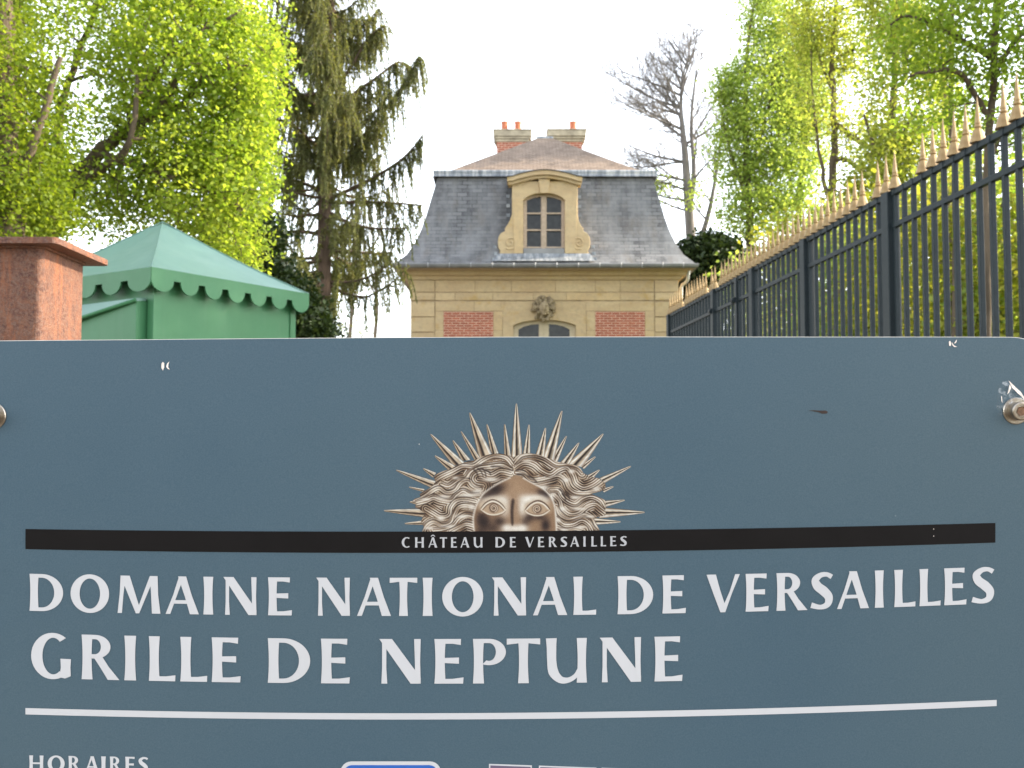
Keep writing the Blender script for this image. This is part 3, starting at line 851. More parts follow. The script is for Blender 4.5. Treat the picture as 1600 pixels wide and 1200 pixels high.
# ------------------------------------------------------------------ green kiosk
z0 = 8.5
kc = W(236.5, 418, z0)
dr = Vector((.54, .842, 0)).normalized(); dl = Vector((-dr.y, dr.x, 0))
LR, LL = .2195*z0, 2.1
HE = kc.z
cen = kc + dr*LR/2 + dl*LL/2
kiosk = empty("ticket_kiosk", (cen.x, cen.y, 0), "small green guard kiosk with a pyramid roof and scalloped valance", "kiosk")
apex = Vector((cen.x, cen.y, W(252, 347, cen.y).z))
def K(a, b, z): return Vector((kc.x, kc.y, 0)) + dr*a + dl*b + Vector((0,0,z))
m = MB()
# roof with slightly sagging planes
cs = [(0,0),(LR,0),(LR,LL),(0,LL)]
N = 10
for e in range(4):
    A = cs[e]; B = cs[(e+1) % 4]
    vs = []; fs = []
    for i in range(N+1):
        u = i/N
        for j in range(N+1):
            v = j/N
            p = K(A[0]+(B[0]-A[0])*v, A[1]+(B[1]-A[1])*v, HE)
            q = p.lerp(apex, u)
            q.z -= .035*math.sin(u*math.pi)*(1-.3*math.cos(v*2*math.pi))
            if u > .93: q.z -= .012*(u-.93)/.07
            vs.append(q)
    for i in range(N):
        for j in range(N):
            fs.append((i*(N+1)+j, i*(N+1)+j+1, (i+1)*(N+1)+j+1, (i+1)*(N+1)+j))
    m.add(vs, fs)
bm_ = m
m.build("roof", M['kroof'], kiosk, recalc=False)
m = MB()
# hip seams
for e in range(4):
    pth = [K(cs[e][0], cs[e][1], HE+.004).lerp(apex, u) - Vector((0,0,.035*.7*math.sin(u*math.pi)-.003)) for u in np.linspace(0, 1, 9)]
    m.tube(pth, .007, 5)
m.build("hip_seam", M['kroof'], kiosk, smooth=True)
def valance(A, B, n, name):
    L = math.hypot(B[0]-A[0], B[1]-A[1]); dx, dy = (B[0]-A[0])/L, (B[1]-A[1])/L
    pts = [(0, 0)]
    pitch_ = L/n; gap = pitch_*.27; hb = .092; rad = (pitch_-gap)/2
    low = []
    for i in range(n):
        x = i*pitch_; s0 = x+gap/2 if i else 0.0
        s1 = x+pitch_-gap/2 if i < n-1 else L
        w = (s1-s0)/2
        if i: low.append((s0, hb))
        for k in range(13):
            a = math.pi*k/12
            low.append((s0+w-w*math.cos(a), hb+.006+.098*math.sin(a)))
        if i < n-1: low.append((s1, hb))
    loop = [(0,0)] + low + [(L,0)]
    nx, ny = dy, -dx      # outward (for counter-clockwise eave loop)
    def fn(p, h):
        return K(A[0]+dx*p[0]+nx*h, A[1]+dy*p[0]+ny*h, HE+.006-p[1])
    m = MB(); m.extrude(loop, [], fn, -.012, .004)
    return m.build(name, M['kgreen'], kiosk)
valance((0,0),(LR,0),7,"valance"); valance((LR,0),(LR,LL),7,"valance"); valance((LR,LL),(0,LL),7,"valance"); valance((0,LL),(0,0),6,"valance")
IN = .10
m = MB()
def kbox(m, a0, a1, b0, b1, z0_, z1_):
    c = K((a0+a1)/2, (b0+b1)/2, (z0_+z1_)/2)
    m.obox(c, dr, dl, Vector((0,0,1)), abs(a1-a0)/2, abs(b1-b0)/2, abs(z1_-z0_)/2)
kbox(m, IN-.0, LR-IN, IN, LL-IN, 0, HE-.02)
m.build("wall", M['kgreen'], kiosk)
m = MB(); kbox(m, IN-.015, IN+.06, IN-.03, IN+.05, 0, HE-.03); kbox(m, LR-IN-.06, LR-IN+.012, IN-.012, IN+.05, 0, HE-.03)
m.build("corner_post", M['kgreen'], kiosk)
# side hatch: sloping ledge above a lower panel on the left face
zl = [W(231, 471, z0+.2).z, W(130, 503, z0+.9).z]
m = MB()
b0_, b1_ = IN+.07, LL-IN-.1
def hz(b, t): return t[0]+(t[1]-t[0])*(b-b0_)/(.62)
pr = [(b0_, 0), (b1_, 0), (b1_, hz(b1_, zl)), (b0_, hz(b0_, zl))]
m.extrude(pr, [], lambda p, h: K(IN-h, p[0], p[1]), -.02, .11)
m.build("side_panel", M['kgreen'], kiosk, bevel=.006)
m = MB()
zt2 = hz(b0_, zl)+.012
lid = [K(IN-.115, b0_-.005, hz(b0_, zl)), K(IN-.17, b1_, hz(b1_, zl)), K(IN-.02, b1_, zt2), K(IN-.02, b0_-.005, zt2)]
nrm_ = (lid[1]-lid[0]).cross(lid[3]-lid[0]).normalized()
if nrm_.y > 0: nrm_ = -nrm_
m.add([p + nrm_*.012 for p in lid] + [p - nrm_*.012 for p in lid], [(0,1,2,3),(7,6,5,4),(0,4,5,1),(1,5,6,2),(2,6,7,3),(3,7,4,0)])
m.build("sloping_lid", M['kroof'], kiosk)
m = MB()
m.tube([K(IN-.125, b0_-.005, hz(b0_, zl)-.005), K(IN-.18, b1_, hz(b1_, zl)-.005)], .016, 8)
m.build("lid_edge", M['kgreen'], kiosk, smooth=True)

# ------------------------------------------------------------------ iron fence with gilt spikes
fd = Vector((-110/FPX, 1, 0)); fd /= fd.y       # per metre of depth
f0 = W(1600, 184, 6.0)
HT = f0.z
def FP(Y): return Vector((f0.x + fd.x*(Y-6.0), Y, 0))
fdir = fd.normalized(); fper = Vector((fdir.y, -fdir.x, 0))
base = FP(10)
fence = empty("iron_fence", base, "tall dark iron railing topped with gilded spear points right of the pavilion", "fence")
Y_A, Y_B = 4.4, 15.55
LOWR = .275
for zr, hh in ((HT-.02, .022), (HT-LOWR, .02), (.35, .022)):
    m = MB(); c = (FP(Y_A)+FP(Y_B))/2
    m.obox(Vector((c.x, c.y, zr)), fdir, fper, Vector((0,0,1)), (FP(Y_B)-FP(Y_A)).length/2, .019, hh)
    m.build("rail", M['fence'], fence, bevel=.003)
m = MB()
m.box((-.0165,-.0165,.1),(.0165,.0165,HT-.03))
m.box((-.024,-.024,HT-.046),(.024,.024,HT+.004))
bar_me = None
m2 = MB()
m2.lathe([(.052,0),(.050,.010),(.039,.046),(.027,.084),(.017,.094),(.024,.101),(.024,.109),(.017,.115),(.0195,.128),(.0145,.17),(.009,.225),(.0013,.305)], 10, (0,0,.004))
pitch_b = .1517
posts = [7.83, 9.65, 11.28, 12.9, 15.45]
gateposts = [11.9]
rotz = math.atan2(fdir.y, fdir.x)
bar0 = fin0 = None
nb = 0
bare_bars = [6.40, 7.41, 7.54, 8.22, 12.78, 13.22, 14.62]      # bars that have lost their spear
Yb = 4.55
while Yb < 15.5:
    p = FP(Yb)
    k = nb; nb += 1
    if bar0 is None:
        bar = bar0 = m.build("bar", M['fence'], None, loc=Vector((0,0,0)), bevel=.003)
        fin = fin0 = m2.build("spear_point", M['gold'], None, loc=Vector((0,0,0)))
    else:
        bar = bar0.copy(); COL.objects.link(bar)
        fin = None
        if not any(abs(Yb-q) < pitch_b*.5 for q in bare_bars):
            fin = fin0.copy(); COL.objects.link(fin)
    bar.parent = fence; bar.location = p - base; bar.rotation_euler = (0,0,rotz)
    if fin: fin.parent = bar; fin.location = (0,0,HT)
    Yb += pitch_b
for q in posts + gateposts:
    p = FP(q)
    m = MB()
    w = .062 if q in posts else .045
    m.obox(p + Vector((0,0,(HT-.0)/2)), fdir, fper, Vector((0,0,1)), w, w*.8, (HT-.012)/2)
    m.build("post", M['fence'], fence, bevel=.006)
# hinge knuckles where the gate leaf meets its posts
for q, z in ((11.9, HT-LOWR), (12.9, HT-LOWR)):
    m = MB(); p = FP(q) - fper*.055
    m.lathe([(.03,-.035),(.034,-.02),(.034,.02),(.03,.035)], 10, p+Vector((0,0,z)), fdir)
    m.build("hinge", M['fence'], fence)
# ------------------------------------------------------------------ the stone pavilion
FY = 30.0
Wl, Wr = W(641.6, 480, FY).x, W(1060, 480, FY).x
BD = 8.2
ctr = Vector(((Wl+Wr)/2, FY+BD/2, 0))
pav = empty("stone_pavilion", ctr, "small stone and brick pavilion with a slate mansard roof, dormer window and carved head", "building")
def X(px, Y=FY): return W(px, 480, Y).x
def Z(py, Y=FY): return W(851, py, Y).z
ZB = 0.0
# core wall with a door opening
def fF(Y):
    return lambda p, h: (lambda w: Vector((w.x, Y - h, w.z)))(W(p[0], p[1], Y))
ZG = 690 + 1.6*FPX/FY          # photo row of the ground at the facade
arch_o = [(785.5,ZG),(785.5,496),(797,491.2),(812,487.5),(830,485),(851,484.2),(872,485),(889,487.5),(905,491.2),(916,496),(916,ZG)]
arch_i = [(899.5,ZG),(899.5,508.5),(892,505.6),(882,502.8),(867,500.5),(850.5,499.6),(834,500.5),(819,502.8),(809,505.6),(802,508.5),(802,ZG)]
wall_top = 432
outer = [(641.6,ZG),(641.6,wall_top),(1060,wall_top),(1060,ZG)] + arch_i
m = MB(); m.extrude(outer, [], fF(FY), -.35, 0)
def ww(px): return X(px)
# side and back walls
zt_ = Z(wall_top)
m.box((Wl, FY+.352, 0), (Wl+.35, FY+BD, zt_)); m.box((Wr-.35, FY+.352, 0), (Wr, FY+BD, zt_)); m.box((Wl+.352, FY+BD-.35, 0), (Wr-.352, FY+BD, zt_))
wall = m.build("wall", M['stone'], pav)
# mortar bed seen in the open joints
m = MB()
for xa, xb, ya, yb in ((642, 1059.6, 438, 471), (642, 692.8, 471, ZG-4), (1008, 1059.6, 471, ZG-4), (692.8, 785.4, 471, 486.8), (771, 785.4, 486.8, ZG-4), (915.6, 1008, 471, 486.8), (915.6, 929.6, 486.8, ZG-4)):
    m.box((X(xa), FY-.004, Z(yb)), (X(xb), FY+.02, Z(ya)))
m.build("mortar_bed", M['joint'], wall)
# dressed blocks standing proud: bands and corner rustication, each block its own island with open joints
m = MB()
def blk(x0, x1, y0, y1, pr=.03, back=.0):
    m.box((X(x0), FY-pr, Z(y1)), (X(x1), FY+.012, Z(y0)))
J = .9
def row(xs, y0, y1, pr):
    for a, b in zip(xs[:-1], xs[1:]): blk(a+J*.35, b-J*.35, y0, y1, pr)
row([679.8, 742, 799, 868, 930, 969, 1022], 438.2, 456.3, .022)
row([679.8, 711, 770, 833, 885, 969, 1022], 457.7, 469.2, .032)
row([679.8, 741, 786.5], 471.2, 486, .012); row([915.5, 968, 1022], 471.2, 486, .012)
for xa, xb in ((641.9, 678.8), (1023.2, 1059.7)):
    blk(xa, xb, 438.2, 456.3, .03); blk(xa-1.4 if xa < 700 else xa, xb+1.2 if xa > 700 else xb, 457.9, 469.0, .05)
    y = 472.4
    while y < ZG-6:
        blk(xa, xb, y, min(y+22.2, ZG), .035); y += 24.0
# stone jambs beside the brick
for xa, xb in ((680.2, 692.6), (771.2, 785.0), (916.6, 929.4), (1008, 1022.2)):
    y = 486.6
    while y < ZG-6:
        blk(xa, xb, y, min(y+29.4, ZG), .012); y += 30
m.build("stone_dressing", M['stone'], wall, bevel=.006)
# cornice: a moulded course round three sides
prof = [(0.0,438.0),(.05,437.4),(.075,435.2),(.095,432.6),(.19,431.2),(.20,430.4),(.235,428.2),(.245,424.5),(.30,420.5),(.33,418.0),(0.0,418.0)]
m = MB()
def prof_run(m, A, B, nrm, prof):
    n = len(prof)
    d = (B-A).normalized()
    vs = []
    for P, sgn in ((A,-1),(B,1)):
        for o, py in prof:
            vs.append(Vector((P.x, P.y, 0)) + nrm*o + d*(sgn*o) + Vector((0,0,Z(py))))
    fs = [(i, (i+1)%n, n+(i+1)%n, n+i) for i in range(n)]
    m.add(vs, fs + [tuple(range(n)), tuple(n+i for i in reversed(range(n)))])
cA, cB = Vector((Wl,FY,0)), Vector((Wr,FY,0)); cC, cD = Vector((Wr,FY+BD,0)), Vector((Wl,FY+BD,0))
prof_run(m, cA, cB, Vector((0,-1,0)), prof); prof_run(m, cB, cC, Vector((1,0,0)), prof); prof_run(m, cD, cA, Vector((-1,0,0)), prof)
m.build("cornice", M['stone'], wall)
# brick panels
for xa, xb in ((693.2, 770.6), (930, 1007.4)):
    m = MB(); x0, x1, z1 = X(xa), X(xb), Z(487)
    m.add([(x0,FY-.006,.45),(x1,FY-.006,.45),(x1,FY-.006,z1),(x0,FY-.006,z1),(x0,FY+.01,.45),(x1,FY+.01,.45),(x1,FY+.01,z1),(x0,FY+.01,z1)],
          [(0,1,2,3),(0,4,5,1),(1,5,6,2),(2,6,7,3),(3,7,4,0)], [[(x0,.45),(x1,.45),(x1,z1),(x0,z1)]]+[[(0,0)]*4]*4)
    m.build("brick_panel", M['brick'], wall, recalc=False)
# door surround, leaf, glass
m = MB(); m.extrude(arch_o + arch_i, [], fF(FY), -.10, .03)
m.build("door_surround", M['stone'], wall, bevel=.008)
m = MB()
fr_o = [(802.3,ZG),(802.3,508.9),(809,505.9),(819,503.1),(834,500.8),(850.5,499.9),(867,500.8),(882,503.1),(892,505.9),(899.2,508.9),(899.2,ZG)]
h1 = [(810,515),(818,510.4),(830,507.3),(842,506.2),(842,566),(810,566)]; h2 = [(857.5,506.2),(869,507.3),(882,510.4),(890,515),(890,566),(857.5,566)]
h3 = [(810,572),(842,572),(842,640),(810,640)]; h4 = [(857.5,572),(890,572),(890,640),(857.5,640)]
m.extrude(fr_o, [h1,h2,h3,h4], fF(FY+.14), -.05, .02)
m.box((X(845.5), FY+.10, .02), (X(848.8), FY+.135, Z(501.5))); m.box((X(850.6), FY+.10, .02), (X(854), FY+.135, Z(501.5)))
door = m.build("door", M['cream'], pav)
for h in (h1,h2,h3,h4):
    m = MB(); xs = [p[0] for p in h]; ys = [p[1] for p in h]
    m.box((X(min(xs)-1), FY+.155, Z(max(ys)+1)), (X(max(xs)+1), FY+.165, Z(min(ys)-1)))
    m.build("pane", M['glass'], door)
# carved head over the door: curls, brows, nose
m = MB()
hc = W(850.2, 480.5, FY-.16)
def ball(c, rx, ry, rz, n=10, k=7):
    vs = []; fs = []
    for i in range(k+1):
        th = math.pi*i/k
        for j in range(n):
            ph = 2*math.pi*j/n
            vs.append(Vector(c)+Vector((rx*math.sin(th)*math.cos(ph), ry*math.sin(th)*math.sin(ph), rz*math.cos(th))))
    for i in range(k):
        for j in range(n):
            fs.append((i*n+j, i*n+(j+1)%n, (i+1)*n+(j+1)%n, (i+1)*n+j))
    m.add(vs, fs)
ball(hc+Vector((0,.0,-.03)), .155, .17, .215, 18, 14)          # face
ball(hc+Vector((0,-.17,-.03)), .026, .065, .07)               # nose
for s in (-1,1):
    ball(hc+Vector((.056*s,-.145,.05)), .042, .045, .016)      # brow
    ball(hc+Vector((.054*s,-.140,.005)), .026, .026, .015)      # eye
    ball(hc+Vector((.075*s,-.12,-.06)), .036, .035, .038)     # cheek
ball(hc+Vector((0,-.155,-.122)), .045, .028, .012); ball(hc+Vector((0,-.15,-.150)), .038, .03, .014)
ball(hc+Vector((0,-.11,-.20)), .05, .05, .035)
rs = random.Random(9)
for ringi, (rr, n, sz) in enumerate(((.195,12,.070),(.265,14,.082),(.325,15,.070))):
    for k in range(n):
        a = 2*math.pi*(k+.5*ringi)/n + rs.uniform(-.2,.2); rj = rr*rs.uniform(.90,1.09)
        if ringi == 0 and -2.2 < a-2*math.pi < -.9: continue
        c = hc+Vector((rj*math.cos(a)*.98, .05+.03*ringi+rs.uniform(-.06,.04), rj*math.sin(a)*1.06))
        ball(c, sz*rs.uniform(.65,1.1), sz*1.1, sz*rs.uniform(.65,1.1), 8, 6)
        # curl groove ring
        m.tube([c+Vector((math.cos(b)*sz*.62, -sz*.95, math.sin(b)*sz*.62)) for b in np.linspace(0, 5.2, 8)], .012, 4)
m.lathe([(.22,0),(.20,.03)], 20, hc+Vector((0,.165,0)), (0,-1,0))
m.build("carved_head", M['carved'], pav, smooth=True)

# --- mansard roof
EV = FY-.62
exl, exr = W(616.5, 412, EV).x, W(1087, 412, EV).x
rings = [(0,412,616.5),(.12,407.6,622),(.36,398,635),(.62,379,648.5),(.80,360,657.5),(.96,339,665.2),(1.10,312,673.2),(1.20,290,680),(1.27,272.5,684.6)]
EB = FY+BD+.62
lv = []
for ins, py, pl in rings:
    Yr = EV+ins
    xl = W(pl, py, Yr).x; xr = W(1703.5-pl, py, Yr).x
    lv.append((xl, xr, Yr, EB-ins, W(851, py, Yr).z))
m = MB()
def slopes(m, lv):
    acc = 0
    for i in range(len(lv)-1):
        a, b = lv[i], lv[i+1]
        A = [(a[0],a[2],a[4]),(a[1],a[2],a[4]),(a[1],a[3],a[4]),(a[0],a[3],a[4])]
        B = [(b[0],b[2],b[4]),(b[1],b[2],b[4]),(b[1],b[3],b[4]),(b[0],b[3],b[4])]
        L = math.hypot(b[2]-a[2], b[4]-a[4])
        for e in range(4):
            f = (e+1) % 4; ax = 0 if e % 2 == 0 else 1
            m.add([A[e],A[f],B[f],B[e]], [(0,1,2,3)], [[(A[e][ax],acc),(A[f][ax],acc),(B[f][ax],acc+L),(B[e][ax],acc+L)]])
        acc += L
slopes(m, lv)
roof = m.build("mansard_roof", M['slate'], pav, recalc=False)
# upper tiled roof
tp = lv[-1]
za = W(851, 215.5, 33.9).z
xa0, xa1 = W(841, 216, 33.9).x, W(861.5, 216, 33.9).x
inl = .10
U = [(tp[0]+inl, tp[2]+inl), (tp[1]-inl, tp[2]+inl), (tp[1]-inl, tp[3]-inl), (tp[0]+inl, tp[3]-inl)]
zu = tp[4]+.05
R = [(xa0,33.9),(xa1,33.9),(xa1,34.6),(xa0,34.6)]
m = MB()
for e in range(4):
    f = (e+1) % 4; ax = 0 if e % 2 == 0 else 1
    L = math.hypot(33.9-tp[2], za-zu)
    m.add([(*U[e],zu),(*U[f],zu),(*R[f],za),(*R[e],za)], [(0,1,2,3)], [[(U[e][ax],0),(U[f][ax],0),(R[f][ax],L),(R[e][ax],L)]])
m.add([(*R[0],za),(*R[1],za),(*R[2],za),(*R[3],za)], [(0,1,2,3)])
m.build("upper_roof", M['tile'], roof, recalc=False)
m = MB()
m.box((xa0-.06,33.86,za-.06),(xa1+.06,34.66,za+.05)); m.build("ridge_cap", M['lead'], roof, bevel=.02)
# lead roll round the break of the roof
m = MB()
rp = [(-.16,-.10),(-.135,-.10),(-.13,.015),(-.15,.05),(-.12,.10),(-.05,.125),(.02,.10),(.10,.085)]
for A, B, nrm in ((Vector((tp[0],tp[2],0)),Vector((tp[1],tp[2],0)),Vector((0,-1,0))),(Vector((tp[1],tp[2],0)),Vector((tp[1],tp[3],0)),Vector((1,0,0))),(Vector((tp[0],tp[3],0)),Vector((tp[0],tp[2],0)),Vector((-1,0,0)))):
    d = (B-A).normalized(); vs = []; n = len(rp)
    for P, sg in ((A,-1),(B,1)):
        for o, z in rp: vs.append(P - nrm*o + d*(-sg*o) + Vector((0,0,tp[4]+z)))
    m.add(vs, [(i,i+1,n+i+1,n+i) for i in range(n-1)])
m.build("lead_roll", M['lead'], roof, smooth=True)
# soffit board and gutter with brackets
m = MB()
m.box((exl+.05, EV+.05, lv[0][4]-.13), (exr-.05, EB-.05, lv[0][4]-.02))
m.build("eaves_board", M['timber'], roof)
m = MB()
gp = [(.02,.0),(.0,-.01),(-.12,-.005),(-.145,-.03),(-.125,-.09),(-.08,-.125),(-.02,-.135),(.04,-.12)]
zc = lv[0][4]+.005
for A, B, nrm in ((Vector((exl,EV,0)),Vector((exr,EV,0)),Vector((0,-1,0))),(Vector((exr,EV,0)),Vector((exr,EB,0)),Vector((1,0,0))),(Vector((exl,EB,0)),Vector((exl,EV,0)),Vector((-1,0,0)))):
    d = (B-A).normalized(); vs = []; n = len(gp)
    for P, sg in ((A,-1),(B,1)):
        for o, z in gp: vs.append(P - nrm*o*.6 + d*(-sg*o*.6) + Vector((0,0,zc+z)))
    m.add(vs, [(i,i+1,n+i+1,n+i) for i in range(n-1)])
gut = m.build("gutter", M["zinc"], pav)
k = 0
proto = None
xk = 635.0
while xk < 1085:
    c = W(xk, 413, EV-.09)
    if proto is None:
        m = MB()
        bp = [(-.088,.012),(-.095,-.03),(-.078,-.092),(-.05,-.128)]
        m.tube([(0, o*1.0+.09-.012, z) for o, z in bp], .010, 4)
        proto = m.build("gutter_bracket", M['lead'], None, loc=Vector((0,0,0)))
        br = proto
    else:
        br = proto.copy(); COL.objects.link(br)
    br.parent = gut; br.location = Vector((c.x, EV-.085, zc)) - ctr
    xk += 33.6 if xk < 960 else 32.4
# down pipe at the right end
m = MB()
g0 = W(1077, 420, EV+.4); 
m.tube([g0, W(1075,430,EV+.5), W(1074.5,437,EV+.6), W(1071.5,441.5,EV+.75), W(1066,445,FY+.25), W(1064.5,450,FY+.3), W(1064.4,480,FY+.3), Vector((W(1064.4,480,FY+.3).x, FY+.3, .05))], .05, 10)
m.build("down_pipe", M['pipe'], roof, smooth=True)

# --- dormer
DY = FY-.30
fD = lambda off: fF(DY+off)
body = [(800,283),(902.5,283),(902.8,335),(904.2,345),(908,352.5),(911.5,357),(911.2,361),(917,364),(920.8,369.5),(922.4,377.5),(921.5,386),(918.5,391.5),(919.8,397.3),
        (882.6,397.3),(882.6,312.5),(876,306.8),(865,302.6),(850,301),(835.5,302.6),(824.5,306.8),(817.6,312.5),(817.6,397.3),
        (780.5,397.3),(781.6,391.5),(778.6,386),(777.8,377.5),(779.2,369.5),(783,364),(789,361),(788.6,357),(792,352.5),(796.5,345),(799.8,335)]
m = MB(); m.extrude(body, [], fD(0), -.34, 0)
dor = m.build("dormer_front", M["stone"], pav, bevel=.012)
# pilaster strips a little proud, arch band, keystone
m = MB()
m.extrude([(801.5,311.5),(817.4,311.5),(817.4,396),(803.5,396),(801.5,340)], [], fD(0), -.01, .02)
m.extrude([(882.8,311.5),(901.2,311.5),(901.2,340),(899,396),(882.8,396)], [], fD(0), -.01, .02)
m.extrude([(841.2,280.5),(859.6,280.5),(856.4,302.2),(844.6,302.2)], [], fD(0), -.05, .06)
m.build("keystone_and_jambs", M['stone'], dor, bevel=.006)
# swept pediment
def pu(x):
    u = (x-851)/58.5
    return 268.5+12.6*min(1, abs(u))**1.75 if abs(u) < .86 else 268.5+12.6*.86**1.75+1.9*(abs(u)-.86)/.14*.55
xs = np.linspace(792.5, 909, 41)
up = [(x, pu(x)) for x in xs]; lo = [(x, pu(x)+11.2) for x in xs]
m = MB()
m.extrude(up + [(x, y-4.6) for x, y in lo[::-1]], [], fD(0), -.30, .20)
m.extrude([(x*.975+851*.025, y+6.6) for x, y in up] + [(x*.975+851*.025, y) for x, y in lo[::-1]], [], fD(0), -.25, .12)
m.build("pediment", M['stone'], dor, bevel=.008)
m = MB(); m.extrude([(x, y-1.1) for x, y in up]+[(x, y-.1) for x, y in up[::-1]], [], fD(0), -1.25, .235)
m.build("lead_capping", M['zinc_dark'], dor)
# volutes: a raised spiral on each scroll
m = MB()
for cx, sg in ((797.2, 1), (904.2, -1)):
    pts = []
    for i in range(40):
        a = i/39*3.3*math.pi; rr = 10.8*(1-i/39*.82)
        w = W(cx-sg*rr*math.cos(a+.9), 379.5+rr*math.sin(a+.9), DY); pts.append(Vector((w.x, DY-.006, w.z)))
    m.tube(pts, .020, 6)
m.build("scroll", M['stone'], dor, smooth=True)
# cheeks and barrel top running back into the slope
m = MB()
for a, b in ((801.5, 804.5), (898.5, 901.5)):
    m.box((X(a, DY), DY+.345, Z(396, DY)), (X(b, DY), DY+1.15, Z(285, DY)))
m.build("cheek", M['lead'], dor)
# window
m = MB()
wo = [(817.8,387.8),(817.8,312.8),(824.6,307.1),(835.6,302.9),(850,301.3),(864.8,302.9),(875.8,307.1),(882.4,312.8),(882.4,387.8)]
hl = []
for xa, xb, s in ((823.2,845.2,1),(854,877,-1)):
    top_ = [(xa,313.5),(xa+.5*(xb-xa),309.2),(xb,307.6)] if s == 1 else [(xa,307.6),(xa+.5*(xb-xa),309.2),(xb,313.5)]
    hl.append([(xa,332.4)] + top_ + [(xb,332.4)])
    hl.append([(xa,358.4),(xa,334.6),(xb,334.6),(xb,358.4)]); hl.append([(xa,385.6),(xa,360.8),(xb,360.8),(xb,385.6)])
m.extrude(wo, hl, fD(.20), -.05, .02)
m.box((X(847.2,DY), DY+.155, Z(387,DY)), (X(852,DY), DY+.176, Z(304,DY)))
win = m.build("dormer_window", M["timber"], pav)
for h in hl:
    m = MB(); xs_ = [p[0] for p in h]; ys_ = [p[1] for p in h]
    m.box((X(min(xs_)-.6,DY), DY+.215, Z(max(ys_)+.6,DY)), (X(max(xs_)+.6,DY), DY+.222, Z(min(ys_)-.6,DY)))
    m.build("pane", M['glass'], win)
m = MB(); m.box((X(816.5,DY), DY+.24, Z(389,DY)), (X(884,DY), DY+1.0, Z(300,DY))); m.build("window_recess", M['kdark'], win)
m = MB(); m.box((X(818,DY), DY-.03, Z(396.9,DY)), (X(882.2,DY), DY+.25, Z(388.4,DY))); m.build("sill", M['zinc'], dor, bevel=.01)
# lead apron running from the sill down to the gutter, and stepped soakers
m = MB()
a0 = [W(779,398.0,DY-.02), W(921.5,398.0,DY-.02)]; a1 = [W(774,403.2,EV+.22), W(925.5,403.2,EV+.22)]; a2 = [W(768,409.6,EV+.02), W(930,409.6,EV+.02)]
n = 12; vs = []; fs = []
for r_ in (a0, a1, a2):
    for i in range(n+1):
        p = r_[0].lerp(r_[1], i/n); p = p + Vector((0,-.01,.035)); vs.append(p)
for j in range(2):
    for i in range(n): fs.append((j*(n+1)+i, j*(n+1)+i+1, (j+1)*(n+1)+i+1, (j+1)*(n+1)+i))
m.add(vs, fs); m.build("lead_apron", M['lead'], dor, recalc=False)
def roofY(py):
    for (a, b) in zip(rings[:-1], rings[1:]):
        if b[1] <= py <= a[1]:
            u = (a[1]-py)/(a[1]-b[1]); return EV+a[0]+(b[0]-a[0])*u
    return EV
m = MB()
for x, y in ((793.5,306.5),(793.8,321.5),(794,336.5),(905,308),(905.3,322.5),(905.6,337),(773,385.5),(774.5,396.5),(926.5,385.5),(928,396),(772.5,405),(929.5,405)):
    c = W(x, y, roofY(y)-.03)
    m.box((c.x-.055, c.y-.012, c.z-.05), (c.x+.055, c.y+.06, c.z+.05))
m.build("lead_soaker", M['lead'], dor)

# --- chimneys
CY = 34.7
for pot_x, (bx0, bx1), (cx0, cx1) in (([788.5, 809.3], (776, 825.5), (769.3, 829.3)), ([895.2], (862, 910.5), (854.8, 916.2))):
    m = MB()
    x0, x1 = X(bx0, CY), X(bx1, CY); z0_, z1_ = tp[4], Z(220, CY); dp = .75
    m.add([(x0,CY,z0_),(x1,CY,z0_),(x1,CY,z1_),(x0,CY,z1_),(x0,CY+dp,z0_),(x1,CY+dp,z0_),(x1,CY+dp,z1_),(x0,CY+dp,z1_)],
          [(0,1,2,3),(1,5,6,2),(5,4,7,6),(4,0,3,7)],
          [[(x0,z0_),(x1,z0_),(x1,z1_),(x0,z1_)],[(0,z0_),(dp,z0_),(dp,z1_),(0,z1_)],[(x1,z0_),(x0,z0_),(x0,z1_),(x1,z1_)],[(dp,z0_),(0,z0_),(0,z1_),(dp,z1_)]])
    ch = m.build("chimney", M['brick'], pav, recalc=False)
    m = MB()
    xa, xb = X(cx0, CY), X(cx1, CY); o = (xb-xa-(x1-x0))/2
    lays = [(o*.30, 221.6, 217.6), (o*.62, 217.6, 214.0), (o*.95, 214.0, 204.6), (o*1.12, 204.6, 203.0)]
    for ov, ya, yb in lays:
        m.box((x0-ov, CY-ov, Z(ya,CY)+.001), (x1+ov, CY+dp+ov, Z(yb,CY)))
    m.build("chimney_cap", M['cap_stone'], ch, bevel=.015)
    for p in pot_x:
        m = MB(); c = W(p, 203, CY+.35)
        h = Z(185.5, CY+.35)-Z(203, CY+.35); r = 5.2*CY/FPX
        m.lathe([(r*1.08,0),(r*1.02,h*.2),(r*.96,h*.8),(r*1.05,h*.83),(r*1.05,h*.97),(r*.8,h),(r*.75,h*.7)], 16, (c.x, CY+.35, Z(203, CY)+.001))
        m.build("chimney_pot", M['terracotta'], ch, smooth=False)
